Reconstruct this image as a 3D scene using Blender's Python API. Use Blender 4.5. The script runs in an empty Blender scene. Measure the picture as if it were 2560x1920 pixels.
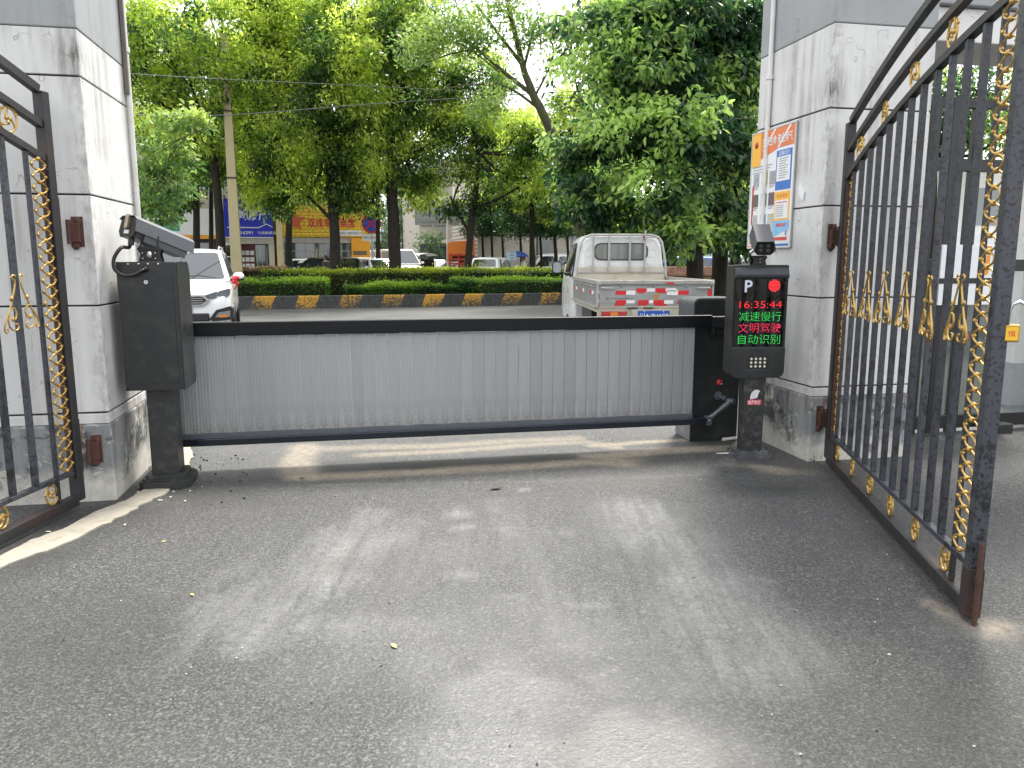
import bpy, math, random
import numpy as np
from mathutils import Vector, Matrix
random.seed(7)
SC = bpy.context.scene
COL = SC.collection
R = math.radians

# ------------------------------------------------------------------ camera, sky, sun, exposure
CAM_H, PITCH, F = 1.5, R(9.2), 1923.0 / 2560.0
cam_d = bpy.data.cameras.new('camera')
cam_d.sensor_width = 36.0
cam_d.lens = 36.0 * F
cam_d.clip_start, cam_d.clip_end = 0.05, 2000
cam = bpy.data.objects.new('camera', cam_d)
cam.location = (0, 0, CAM_H)
cam.rotation_euler = (R(90) - PITCH, 0, 0)
COL.objects.link(cam)
SC.camera = cam

SUN_EL, SUN_AZ = R(56), R(24)          # azimuth measured from +Y (ahead) towards +X (right)
world = bpy.data.worlds.new('World')
SC.world = world
world.use_nodes = True
wn, wl = world.node_tree.nodes, world.node_tree.links
wn.clear()
w_out = wn.new('ShaderNodeOutputWorld')
w_bg = wn.new('ShaderNodeBackground')
w_sky = wn.new('ShaderNodeTexSky')
w_sky.sky_type = 'NISHITA'
w_sky.sun_disc = False
w_sky.sun_elevation = SUN_EL
w_sky.sun_rotation = SUN_AZ
w_sky.air_density, w_sky.dust_density, w_sky.ozone_density = 1.0, 3.0, 1.0
w_hs = wn.new('ShaderNodeHueSaturation')
w_hs.inputs['Saturation'].default_value = 0.18     # overcast: the cloud layer takes the blue out
w_mix = wn.new('ShaderNodeMix')
w_mix.data_type = 'RGBA'
w_mix.inputs[0].default_value = 0.55
w_mix.inputs[7].default_value = (13.0, 13.2, 13.6, 1)   # the even light of the cloud cover
wl.new(w_sky.outputs[0], w_hs.inputs['Color'])
wl.new(w_hs.outputs[0], w_mix.inputs[6])
wl.new(w_mix.outputs[2], w_bg.inputs['Color'])
w_bg.inputs['Strength'].default_value = 0.10
wl.new(w_bg.outputs[0], w_out.inputs['Surface'])

sun_d = bpy.data.lights.new('sun', 'SUN')
sun_d.energy = 2.6
sun_d.angle = R(15)
sun_d.color = (1.0, 0.95, 0.86)
sun = bpy.data.objects.new('sun', sun_d)
sdir = Vector((math.sin(SUN_AZ) * math.cos(SUN_EL), math.cos(SUN_AZ) * math.cos(SUN_EL), math.sin(SUN_EL)))
sun.rotation_euler = sdir.to_track_quat('Z', 'Y').to_euler()
sun.location = sdir * 60
COL.objects.link(sun)

SC.view_settings.view_transform = 'Standard'
SC.view_settings.look = 'None'
SC.view_settings.exposure = 1.3
SC.view_settings.gamma = 1.0
SC.render.engine = 'CYCLES'
cy = SC.cycles
cy.max_bounces, cy.diffuse_bounces, cy.glossy_bounces = 8, 3, 3
cy.transmission_bounces, cy.transparent_max_bounces = 6, 8
cy.caustics_reflective = cy.caustics_refractive = False
cy.use_denoising = True
cy.sample_clamp_indirect = 8

# ------------------------------------------------------------------ places: a photo point at a known distance or on the ground
cp, sp = math.cos(PITCH), math.sin(PITCH)
def ray(px, py):
    u, v = (px - 1280) / 1923.0, (960 - py) / 1923.0
    return u, cp + v * sp, v * cp - sp
def at(px, py, D):
    u, f, w = ray(px, py)
    return Vector((u / f * D, D, CAM_H + w / f * D))
def G(px, py, z=0.0):
    u, f, w = ray(px, py)
    t = (z - CAM_H) / w
    return Vector((u * t, f * t, z))

# ------------------------------------------------------------------ mesh building
class MB:
    def __init__(s):
        s.v, s.f, s.m, s.s = [], [], [], []
    def add(s, vs, fs, mi=0, smooth=False, M=None):
        o = len(s.v)
        if M is not None:
            vs = [M @ Vector(p) for p in vs]
        s.v += [tuple(p) for p in vs]
        for f in fs:
            s.f.append(tuple(i + o for i in f)); s.m.append(mi); s.s.append(smooth)
        return s
    def box(s, x0, x1, y0, y1, z0, z1, mi=0, M=None):
        return s.add([(x0,y0,z0),(x1,y0,z0),(x1,y1,z0),(x0,y1,z0),(x0,y0,z1),(x1,y0,z1),(x1,y1,z1),(x0,y1,z1)],
                     [(3,2,1,0),(4,5,6,7),(0,1,5,4),(1,2,6,5),(2,3,7,6),(3,0,4,7)], mi, False, M)
    def frustum(s, a, b, z0, z1, mi=0, M=None):          # a, b = (x0,x1,y0,y1) rectangles below and above
        return s.add([(a[0],a[2],z0),(a[1],a[2],z0),(a[1],a[3],z0),(a[0],a[3],z0),(b[0],b[2],z1),(b[1],b[2],z1),(b[1],b[3],z1),(b[0],b[3],z1)],
                     [(3,2,1,0),(4,5,6,7),(0,1,5,4),(1,2,6,5),(2,3,7,6),(3,0,4,7)], mi, False, M)
    def tube(s, pts, r, n=8, mi=0, M=None, closed=False, cap=True, smooth=True):
        P = [Vector(p) for p in pts]
        k = len(P)
        rr = r if isinstance(r, (list, tuple)) else [r] * k
        T = []
        for i in range(k):
            a = P[(i - 1) % k] if (closed or i > 0) else P[i]
            b = P[(i + 1) % k] if (closed or i < k - 1) else P[i]
            d = (b - a)
            T.append(d.normalized() if d.length > 1e-9 else Vector((0, 0, 1)))
        nrm = T[0].orthogonal().normalized()
        vs, fs = [], []
        for i in range(k):
            nrm = (nrm - T[i] * nrm.dot(T[i]))
            nrm = nrm.normalized() if nrm.length > 1e-6 else T[i].orthogonal().normalized()
            bn = T[i].cross(nrm)
            for j in range(n):
                a = 2 * math.pi * j / n
                vs.append(P[i] + (nrm * math.cos(a) + bn * math.sin(a)) * rr[i])
        for i in range(k if closed else k - 1):
            i2 = (i + 1) % k
            for j in range(n):
                j2 = (j + 1) % n
                fs.append((i * n + j, i * n + j2, i2 * n + j2, i2 * n + j))
        if cap and not closed:
            s.add([vs[j] for j in range(n)], [tuple(range(n - 1, -1, -1))], mi, False, M)
            s.add([vs[(k - 1) * n + j] for j in range(n)], [tuple(range(n))], mi, False, M)
        return s.add(vs, fs, mi, smooth, M)
    def cyl(s, p0, p1, r0, r1=None, n=14, mi=0, M=None):
        return s.tube([p0, p1], [r0, r0 if r1 is None else r1], n, mi, M)
    def bar(s, p0, p1, w, h, mi=0, M=None, up=(0, 0, 1)):     # rectangular bar; h along `up`
        p0, p1 = Vector(p0), Vector(p1)
        d = (p1 - p0).normalized()
        u = Vector(up); u = (u - d * u.dot(d)).normalized()
        r = d.cross(u)
        vs = []
        for p in (p0, p1):
            for a, b in ((-1, -1), (1, -1), (1, 1), (-1, 1)):
                vs.append(p + r * (a * w / 2) + u * (b * h / 2))
        return s.add(vs, [(3,2,1,0),(4,5,6,7),(0,1,5,4),(1,2,6,5),(2,3,7,6),(3,0,4,7)], mi, False, M)
    def strip(s, path, w, h, mi=0, M=None):                   # rectangular section swept along a path in the xz plane
        k = len(path); vs, fs = [], []
        for i, p in enumerate(path):
            a, b = Vector(path[max(0, i - 1)]), Vector(path[min(k - 1, i + 1)])
            d = (b - a).normalized(); u = Vector((-d.z, 0, d.x)); p = Vector(p)
            for q, e in ((-1, -1), (1, -1), (1, 1), (-1, 1)):
                vs.append(p + Vector((0, q * w / 2, 0)) + u * (e * h / 2))
        for i in range(k - 1):
            for j in range(4):
                fs.append((i*4+j, i*4+(j+1)%4, i*4+4+(j+1)%4, i*4+4+j))
        fs += [(3,2,1,0), tuple((k-1)*4 + j for j in range(4))]
        return s.add(vs, fs, mi, False, M)
    def prism(s, poly, d0, d1, axis='y', mi=0, M=None, smooth=False):   # polygon in the other two axes
        n = len(poly)
        def P(a, b, d):
            return {'y': (a, d, b), 'x': (d, a, b), 'z': (a, b, d)}[axis]
        vs = [P(a, b, d0) for a, b in poly] + [P(a, b, d1) for a, b in poly]
        s.add(vs, [tuple(range(n)), tuple(range(2 * n - 1, n - 1, -1))], mi, False, M)
        return s.add(vs, [(i, i + n, (i + 1) % n + n, (i + 1) % n) for i in range(n)], mi, smooth, M)
    def quad(s, a, b, c, d, mi=0, M=None):
        return s.add([a, b, c, d], [(0, 1, 2, 3)], mi, False, M)
    def sph(s, c, r, nu=12, nv=8, mi=0, M=None):
        rx, ry, rz = r if isinstance(r, (tuple, list)) else (r, r, r)
        vs = [(c[0], c[1], c[2] + rz)]
        for i in range(1, nv):
            t = math.pi * i / nv
            for j in range(nu):
                a = 2 * math.pi * j / nu
                vs.append((c[0] + rx*math.sin(t)*math.cos(a), c[1] + ry*math.sin(t)*math.sin(a), c[2] + rz*math.cos(t)))
        vs.append((c[0], c[1], c[2] - rz))
        fs = [(0, 1 + j, 1 + (j+1) % nu) for j in range(nu)]
        for i in range(nv - 2):
            for j in range(nu):
                a = 1 + i*nu + j; b = 1 + i*nu + (j+1) % nu
                fs.append((a, a + nu, b + nu, b))
        l = len(vs) - 1
        fs += [(l, l - nu + (j+1) % nu, l - nu + j) for j in range(nu)]
        return s.add(vs, fs, mi, True, M)
    def lathe(s, prof, n=16, mi=0, M=None, c=(0, 0, 0), smooth=True):
        vs, fs = [], []
        for r, z in prof:
            for j in range(n):
                a = 2*math.pi*j/n
                vs.append((c[0] + r*math.cos(a), c[1] + r*math.sin(a), c[2] + z))
        for i in range(len(prof) - 1):
            for j in range(n):
                fs.append((i*n+j, i*n+(j+1)%n, (i+1)*n+(j+1)%n, (i+1)*n+j))
        return s.add(vs, fs, mi, smooth, M)
    def disc(s, c, r, n=16, M=None, mi=0, axis='y'):
        vs = []
        for j in range(n):
            a = 2*math.pi*j/n
            p = (r*math.cos(a), r*math.sin(a))
            vs.append({'y': (c[0]+p[0], c[1], c[2]+p[1]), 'x': (c[0], c[1]+p[0], c[2]+p[1]), 'z': (c[0]+p[0], c[1]+p[1], c[2])}[axis])
        return s.add(vs, [tuple(range(n))], mi, False, M)
    def text(s, body, w=None, h=None, M=None, mi=0, bold=0.0, depth=0.0):   # lettering in xz, centred, facing -y
        vs, fs = glyphs(body, bold)
        v = np.array(vs); lo, hi = v.min(0), v.max(0)
        c = (lo + hi) / 2; sz = hi - lo
        k = min(x for x in ((w / sz[0]) if w else None, (h / sz[1]) if h else None) if x is not None)
        kx = (w / sz[0]) if (w and h) else k
        kz = (h / sz[1]) if (w and h) else k
        return s.add([((p[0]-c[0])*kx, 0, (p[1]-c[1])*kz) for p in vs], fs, mi, False, M)
    def build(s, name, mats, parent=None, loc=None, rz=0.0, bevel=0.0, seg=2, sub=0, auto=None):
        me = bpy.data.meshes.new(name)
        me.from_pydata(s.v, [], s.f)
        for m in (mats if isinstance(mats, (list, tuple)) else [mats]):
            me.materials.append(m)
        me.polygons.foreach_set('material_index', s.m)
        me.polygons.foreach_set('use_smooth', s.s)
        me.update()
        o = bpy.data.objects.new(name, me)
        COL.objects.link(o)
        if parent is not None:
            o.parent = parent
        if loc is not None:
            o.location = loc
        o.rotation_euler = (0, 0, rz)
        if bevel:
            b = o.modifiers.new('bevel', 'BEVEL'); b.width = bevel; b.segments = seg
            b.limit_method = 'ANGLE'; b.angle_limit = R(35); b.harden_normals = False
        if sub:
            b = o.modifiers.new('sub', 'SUBSURF'); b.levels = b.render_levels = sub
            me.polygons.foreach_set('use_smooth', [True] * len(me.polygons))
        return o

_gl = {}
def glyphs(body, bold=0.0):
    k = (body, bold)
    if k not in _gl:
        c = bpy.data.curves.new('lettering', 'FONT')
        c.body = body; c.offset = bold; c.resolution_u = 3
        o = bpy.data.objects.new('lettering', c)
        COL.objects.link(o)
        dg = bpy.context.evaluated_depsgraph_get()
        m = bpy.data.meshes.new_from_object(o.evaluated_get(dg))
        _gl[k] = ([tuple(v.co)[:2] for v in m.vertices], [tuple(p.vertices) for p in m.polygons])
        bpy.data.objects.remove(o); bpy.data.curves.remove(c); bpy.data.meshes.remove(m)
    return _gl[k]

def tag(o, label=None, cat=None, group=None, kind=None):
    if label: o['label'] = label
    if cat: o['category'] = cat
    if group: o['group'] = group
    if kind: o['kind'] = kind
    return o
def thing(name, label, cat, loc=(0, 0, 0), rz=0.0, group=None):
    o = bpy.data.objects.new(name, None)
    o.empty_display_size = 0.2
    o.location = loc; o.rotation_euler = (0, 0, rz)
    COL.objects.link(o)
    return tag(o, label, cat, group)
def copy_thing(root, loc, rz, label=None):
    def rec(o, par):
        c = o.copy(); COL.objects.link(c); c.parent = par
        for ch in o.children: rec(ch, c)
        return c
    r = rec(root, None)
    r.location = loc; r.rotation_euler = (0, 0, rz)
    if label: r['label'] = label
    return r
def T(x=0, y=0, z=0, rx=0, ry=0, rz=0):
    return Matrix.Translation((x, y, z)) @ Matrix.Rotation(rz, 4, 'Z') @ Matrix.Rotation(ry, 4, 'Y') @ Matrix.Rotation(rx, 4, 'X')
def rrect(x0, x1, z0, z1, r, n=5, rs=None):       # rounded rectangle outline; rs = radii (bl, br, tr, tl)
    rs = rs or (r, r, r, r)
    out = []
    for (cx, cz, a0, q) in ((x0+rs[0], z0+rs[0], 180, rs[0]), (x1-rs[1], z0+rs[1], 270, rs[1]), (x1-rs[2], z1-rs[2], 0, rs[2]), (x0+rs[3], z1-rs[3], 90, rs[3])):
        if q <= 1e-6:
            out.append((cx, cz)); continue
        for i in range(n + 1):
            a = R(a0 + 90.0 * i / n)
            out.append((cx + q*math.cos(a), cz + q*math.sin(a)))
    return out

# ------------------------------------------------------------------ materials
class NB:
    def __init__(s, name):
        s.mat = bpy.data.materials.new(name); s.mat.use_nodes = True
        s.n, s.l = s.mat.node_tree.nodes, s.mat.node_tree.links
        s.b = s.n['Principled BSDF']; s.out = s.n['Material Output']
        tc = s.n.new('ShaderNodeTexCoord'); s.co = tc.outputs['Object']
    def node(s, t, **kw):
        n = s.n.new(t)
        for k, v in kw.items(): setattr(n, k, v)
        return n
    def sock(s, a, v):
        if hasattr(v, 'is_linked') or hasattr(v, 'links'): s.l.new(v, a)
        else: a.default_value = v
    def mapping(s, scale, co=None, rot=(0, 0, 0)):
        m = s.node('ShaderNodeMapping'); m.inputs['Scale'].default_value = scale; m.inputs['Rotation'].default_value = rot
        s.l.new(co or s.co, m.inputs['Vector']); return m.outputs[0]
    def noise(s, scale=5, detail=4, rough=.55, co=None, dist=0.0):
        n = s.node('ShaderNodeTexNoise'); n.inputs['Scale'].default_value = scale; n.inputs['Detail'].default_value = detail
        n.inputs['Roughness'].default_value = rough; n.inputs['Distortion'].default_value = dist
        s.l.new(co or s.co, n.inputs['Vector']); return n.outputs['Fac']
    def voro(s, scale=5, co=None, out='Distance', feature='F1'):
        n = s.node('ShaderNodeTexVoronoi'); n.feature = feature; n.inputs['Scale'].default_value = scale
        s.l.new(co or s.co, n.inputs['Vector']); return n.outputs[out]
    def ramp(s, fac, stops, interp='LINEAR'):
        n = s.node('ShaderNodeValToRGB'); e = n.color_ramp; e.interpolation = interp
        while len(e.elements) > 1: e.elements.remove(e.elements[-1])
        for i, (p, c) in enumerate(stops):
            c = (c, c, c, 1) if isinstance(c, (int, float)) else tuple(c) + (1,)
            q = e.elements[0] if i == 0 else e.elements.new(p)
            q.position = p; q.color = c
        s.l.new(fac, n.inputs[0]); return n.outputs[0]
    def mix(s, f, a, b, blend='MIX'):
        n = s.node('ShaderNodeMix'); n.data_type = 'RGBA'; n.blend_type = blend; n.clamp_factor = True
        for i, v in ((0, f), (6, a), (7, b)):
            if isinstance(v, tuple) and len(v) == 3: v = v + (1,)
            s.sock(n.inputs[i], v)
        return n.outputs[2]
    def math(s, op, a, b=0.0, clamp=False):
        n = s.node('ShaderNodeMath', operation=op); n.use_clamp = clamp
        s.sock(n.inputs[0], a); s.sock(n.inputs[1], b); return n.outputs[0]
    def sep(s, co=None):
        n = s.node('ShaderNodeSeparateXYZ'); s.l.new(co or s.co, n.inputs[0]); return n.outputs
    def attr(s, name):
        n = s.node('ShaderNodeAttribute'); n.attribute_name = name; return n.outputs['Fac']
    def bump(s, h, strength=.3, dist=.01, prev=None):
        n = s.node('ShaderNodeBump'); n.inputs['Strength'].default_value = strength; n.inputs['Distance'].default_value = dist
        s.l.new(h, n.inputs['Height'])
        if prev is not None: s.l.new(prev, n.inputs['Normal'])
        return n.outputs[0]
    def set(s, **kw):
        names = {'col': 'Base Color', 'rough': 'Roughness', 'metal': 'Metallic', 'spec': 'Specular IOR Level', 'normal': 'Normal', 'coat': 'Coat Weight',
                 'coatr': 'Coat Roughness', 'trans': 'Transmission Weight', 'emit': 'Emission Color', 'emits': 'Emission Strength', 'alpha': 'Alpha', 'ior': 'IOR'}
        for k, v in kw.items():
            if isinstance(v, tuple) and len(v) == 3: v = v + (1,)
            s.sock(s.b.inputs[names[k]], v)
        return s

_mc = {}
def mat(name, col, rough=.5, metal=0.0, var=.12, vs=6.0, bump=0.0, bs=60.0, spec=.5, coat=0.0, dirt=None, ds=3.0):
    if name in _mc: return _mc[name]
    b = NB(name)
    n = b.noise(vs, 5)
    c = b.mix(n, tuple(max(0, x * (1 - var)) for x in col), tuple(min(1, x * (1 + var)) for x in col))
    rr = rough
    if dirt:
        dn = b.ramp(b.noise(ds, 6, .65), [(.5, 0.0), (.72, 1.0)])
        c = b.mix(b.math('MULTIPLY', dn, dirt[3]), c, dirt[:3])
    b.set(col=c, metal=metal, spec=spec, coat=coat)
    b.set(rough=b.ramp(b.noise(vs * 3, 4), [(.3, max(0, rr - .08)), (.7, min(1, rr + .08))]))
    if bump:
        b.set(normal=b.bump(b.noise(bs, 4), bump, .004))
    _mc[name] = b.mat
    return b.mat
def emis(name, col, strength, dots=None):
    if name in _mc: return _mc[name]
    b = NB(name)
    b.set(col=tuple(x * .2 for x in col), emit=col, emits=strength, rough=.4)
    if dots:
        x, y, z = b.sep()
        f = None
        for q in (x, z):
            m = b.math('FRACT', b.math('MULTIPLY', q, 1.0 / dots))
            d = b.math('ABSOLUTE', b.math('SUBTRACT', m, .5))
            w = b.math('LESS_THAN', d, .42)
            f = w if f is None else b.math('MULTIPLY', f, w)
        b.set(emits=b.math('MULTIPLY', f, strength))
    _mc[name] = b.mat
    return b.mat
def glass(name, tint=(.02, .025, .03), rough=.03, alpha=1.0):
    if name in _mc: return _mc[name]
    b = NB(name)
    b.set(col=tint, rough=rough, spec=.9, coat=.6, coatr=.02)
    if alpha < 1:
        b.set(alpha=alpha)
    _mc[name] = b.mat
    return b.mat
# ------------------------------------------------------------------ particular materials
def vnoise(x, y, seed=0):
    rs = np.random.RandomState(seed); tb = rs.rand(257, 257)
    xi, yi = np.floor(x).astype(int), np.floor(y).astype(int)
    fx, fy = x - xi, y - yi
    fx, fy = fx*fx*(3-2*fx), fy*fy*(3-2*fy)
    xi %= 256; yi %= 256
    return (tb[xi, yi]*(1-fx)*(1-fy) + tb[xi+1, yi]*fx*(1-fy) + tb[xi, yi+1]*(1-fx)*fy + tb[xi+1, yi+1]*fx*fy)
def fbm(x, y, o=4, seed=0):
    t, a, s = 0, .5, 0
    for i in range(o):
        t = t + a*vnoise(x*2**i + 17*i, y*2**i + 5*i, seed + i); s += a; a *= .55
    return t / s

def asphalt(name, marks, base=.05):
    b = NB(name)
    fine = b.noise(105, 4, .68)
    mid = b.noise(38, 4, .6)
    big = b.noise(.9, 5, .6)
    stone = b.voro(95, out='Color')
    sv = b.sep(stone)[0]
    c = b.ramp(fine, [(.36, (base*.20, base*.21, base*.23)), (.5, (base*.98, base*1.0, base*1.02)), (.64, (base*3.1, base*3.1, base*3.05))])
    c = b.mix(b.ramp(sv, [(.0, 0.0), (.90, 0.0), (.95, .40)]), c, (.26, .25, .225))       # pale chippings
    c = b.mix(b.ramp(sv, [(.0, .7), (.14, .55), (.2, 0.0)]), c, (.012, .012, .013))     # dark chippings and pits
    c = b.mix(b.ramp(big, [(.35, .35), (.65, 0.0)]), c, (.022, .023, .024))
    c = b.mix(b.ramp(b.noise(.55, 4, .6, dist=.4), [(.5, 0.0), (.75, .30)]), c, (.125, .115, .095))
    rough = b.ramp(big, [(.3, .50), (.7, .74)])
    h = b.math('ADD', b.math('MULTIPLY', fine, .7), b.math('MULTIPLY', mid, .8))
    if marks:
        dust, tan, wet, dark, moss = (b.attr(k) for k in ('dust', 'tan', 'wet', 'dark', 'moss'))
        brk = b.math('MULTIPLY', b.ramp(b.noise(26, 5, .7), [(.30, .35), (.62, 1.0)]), b.ramp(b.noise(120, 3, .6), [(.35, .55), (.6, 1.0)]))
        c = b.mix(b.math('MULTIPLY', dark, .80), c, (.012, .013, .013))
        st0 = b.ramp(b.noise(1.0, 5, .65, co=b.mapping((15, 1.4, 1), rot=(0, 0, R(-14)))), [(.34, .30), (.60, 1.0)])
        c = b.mix(b.math('MULTIPLY', b.math('MULTIPLY', b.math('MULTIPLY', dust, brk), st0), 1.05, True), c, (.25, .25, .242))
        c = b.mix(b.math('MULTIPLY', b.math('MULTIPLY', tan, brk), .9), c, (.40, .335, .245))
        c = b.mix(b.math('MULTIPLY', b.math('MULTIPLY', moss, brk), .55), c, (.045, .05, .016))
        st = b.ramp(b.noise(1.0, 5, .65, co=b.mapping((17, 1.3, 1), rot=(0, 0, R(-12)))), [(.36, .25), (.62, 1.0)])
        c = b.mix(b.math('MULTIPLY', wet, .15), c, (.016, .015, .014))
        rn = b.node('ShaderNodeMix'); rn.data_type = 'FLOAT'
        b.sock(rn.inputs[0], wet); b.sock(rn.inputs[2], rough); rn.inputs[3].default_value = .36
        rough = rn.outputs[0]
        hw = b.math('MULTIPLY', h, b.math('SUBTRACT', 1.0, b.math('MULTIPLY', wet, .7)))
        n1 = b.bump(hw, 1.0, .010)
        b.set(normal=n1)
        soft = b.bump(b.noise(55, 2, .5), .22, .004)
        film = b.math('MULTIPLY', b.ramp(wet, [(.12, 0.0), (.75, 1.0)]), b.ramp(fine, [(.38, 1.0), (.60, .35)]))
        b.set(coat=film, coatr=.34)
        b.l.new(soft, b.b.inputs['Coat Normal'])
    else:
        b.set(normal=b.bump(h, .5, .006))
    b.set(col=c, rough=rough, spec=.55)
    return b.mat

def pillar_paint(name, base, grime, streak=1.0):
    b = NB(name)
    st = b.noise(1.0, 6, .65, co=b.mapping((9, 9, .7)))
    bl = b.noise(2.2, 6, .65)
    fine = b.noise(30, 5, .7)
    c = b.mix(b.ramp(bl, [(.35, .0), (.7, .28)]), base, tuple(x*.72 for x in base))
    c = b.mix(b.math('MULTIPLY', b.ramp(st, [(.46, 0.0), (.60, .6), (.75, .9)]), b.ramp(b.noise(1.3, 4, .6), [(.42, 0.0), (.60, .6*streak)])), c, grime)
    c = b.mix(b.ramp(b.noise(7, 8, .75), [(.64, 0.0), (.72, .40*streak)]), c, tuple(x*.6 for x in grime))
    c = b.mix(b.ramp(fine, [(.60, 0.0), (.75, .22)]), c, tuple(x*.7 for x in base))
    # weathered outer corner and drips under the band
    x, y, z = b.sep()
    dd = b.math('SQRT', b.math('ADD', b.math('MULTIPLY', x, x), b.math('MULTIPLY', y, y)))
    en = b.noise(11, 7, .75, co=b.mapping((1.6, 1.6, .8)))
    ed = b.math('MULTIPLY', b.ramp(dd, [(.0, 1.0), (.03, .8), (.10, 0.0)]), b.ramp(en, [(.46, 0.0), (.60, .85)]))
    top = b.math('MULTIPLY', b.ramp(b.math('ABSOLUTE', b.math('SUBTRACT', z, 2.66)), [(.0, 1.0), (.18, .0)]), b.ramp(dd, [(.03, 1.0), (.17, 0.0)]))
    c = b.mix(b.math('MULTIPLY', ed, .38*streak), c, tuple(q*.7 for q in grime))
    c = b.mix(b.math('MULTIPLY', top, b.ramp(b.noise(8, 7, .75, co=b.mapping((3, 3, .5))), [(.38, 0.0), (.6, .95)])), c, (.05, .047, .036))
    c = b.mix(b.ramp(b.noise(1.0, 7, .75, co=b.mapping((2.2, 2.2, 22))), [(.70, 0.0), (.78, .35*streak)]), c, grime)
    # hairline cracks
    dn = b.noise(3, 3, .6, dist=2.0)
    e = b.node('ShaderNodeTexVoronoi'); e.feature = 'DISTANCE_TO_EDGE'; e.inputs['Scale'].default_value = 1.6
    mv = b.node('ShaderNodeVectorMath', operation='ADD'); b.l.new(b.co, mv.inputs[0])
    cs = b.node('ShaderNodeTexNoise'); cs.inputs['Scale'].default_value = 4; b.l.new(b.co, cs.inputs['Vector']); b.l.new(cs.outputs['Color'], mv.inputs[1])
    b.l.new(mv.outputs[0], e.inputs['Vector'])
    crack = b.math('MULTIPLY', b.ramp(e.outputs['Distance'], [(0.0, 1.0), (.006, .5), (.010, 0.0)]), b.ramp(dn, [(.5, 0.0), (.58, .6)]))
    c = b.mix(crack, c, (.10, .095, .085))
    b.set(col=c, rough=b.ramp(bl, [(.3, .55), (.7, .8)]), normal=b.bump(b.noise(45, 5, .7), .18, .004))
    return b.mat

def plinth_paint():
    b = NB('plinth_paint')
    st = b.noise(1.0, 6, .7, co=b.mapping((7, 7, 1.2)))
    n = b.noise(5.5, 8, .72, dist=.6)
    x, y, z = b.sep()
    low = b.ramp(b.math('ADD', z, b.math('MULTIPLY', b.noise(4, 5, .7), .45)), [(.34, 1.0), (.46, 0.0)])
    c = b.mix(b.ramp(st, [(.35, 0), (.65, .8)]), (.145, .155, .16), (.30, .31, .31))
    c = b.mix(b.ramp(n, [(.53, 0), (.58, .85)]), c, (.055, .058, .058))
    c = b.mix(b.ramp(b.noise(9, 8, .7, dist=.8), [(.58, 0.0), (.61, .8)]), c, (.50, .47, .38))
    c = b.mix(b.math('MULTIPLY', low, b.ramp(b.noise(11, 6, .7), [(.3, .5), (.6, .95)])), c, (.55, .53, .47))
    c = b.mix(b.ramp(b.noise(3.1, 7, .7), [(.60, 0), (.66, .6)]), c, (.05, .048, .042))
    rust = b.math('MULTIPLY', b.ramp(b.noise(1.0, 5, .6, co=b.mapping((16, 16, .9))), [(.58, 0.0), (.66, .85)]), b.ramp(z, [(.25, 0.0), (.5, .9)]))
    c = b.mix(b.math('MULTIPLY', b.ramp(b.noise(6, 7, .72, co=b.mapping((1, 1, .55))), [(.60, 0.0), (.63, .9)]), b.ramp(z, [(.2, .2), (.4, 1.0)])), c, (.58, .55, .46))
    c = b.mix(rust, c, (.16, .062, .022))
    b.set(col=c, rough=.85, normal=b.bump(n, .35, .006))
    return b.mat

def gate_paint(name, worn=.5, pale=(.030, .034, .044)):
    b = NB(name)
    a = b.voro(34, co=b.mapping((1, 1, .8)))
    n = b.noise(18, 6, .75)
    k = b.ramp(b.math('ADD', b.math('MULTIPLY', n, .75), b.math('MULTIPLY', b.noise(2.2, 3), .35)), [(.52 - .06*worn, 0.0), (.55 - .04*worn, 1.0)])
    c = b.mix(k, (.008, .009, .011), pale)
    sp = b.ramp(b.noise(60, 3, .6), [(.56, 0.0), (.60, 1.0)])
    c = b.mix(sp, c, (.008, .008, .011))
    ru = b.ramp(b.noise(3.2, 7, .72), [(.60, 0.0), (.68, .9)])
    c = b.mix(ru, c, (.075, .034, .020))
    b.set(col=c, rough=b.ramp(n, [(.3, .30), (.7, .55)]), spec=.55, normal=b.bump(n, .25, .002))
    return b.mat

def kerb_paint():
    b = NB('kerb_paint')
    x, y, z = b.sep()
    wob = b.math('MULTIPLY', b.math('SUBTRACT', b.noise(3, 3), .5), .10)
    u = b.math('ADD', b.math('SUBTRACT', x, b.math('MULTIPLY', z, .42)), wob)
    fr = b.math('FRACT', b.math('MULTIPLY', u, 1/1.30))
    yel = b.math('LESS_THAN', fr, .47)
    wear = b.ramp(b.math('ADD', b.math('ADD', b.noise(16, 7, .78), b.math('MULTIPLY', b.math('SUBTRACT', b.noise(1.1, 2), .5), .35)), b.math('MULTIPLY', b.math('SUBTRACT', z, .2), .30)), [(.47, 0.0), (.54, 1.0)])
    c = b.ramp(b.noise(7, 6, .7), [(.3, (.022, .023, .024)), (.7, (.06, .062, .06))])
    c = b.mix(b.math('MULTIPLY', yel, wear), c, (.44, .235, .025))
    c = b.mix(b.ramp(b.noise(2.5, 6, .7), [(.6, 0.0), (.7, .35)]), c, (.12, .115, .10))
    j = b.math('LESS_THAN', b.math('ABSOLUTE', b.math('SUBTRACT', b.math('FRACT', b.math('MULTIPLY', x, 1/.65)), .5)), .012)
    c = b.mix(b.math('MULTIPLY', j, .8), c, (.01, .01, .01))
    b.set(col=c, rough=.8, normal=b.bump(b.noise(30, 5), .3, .01))
    return b.mat

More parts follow.
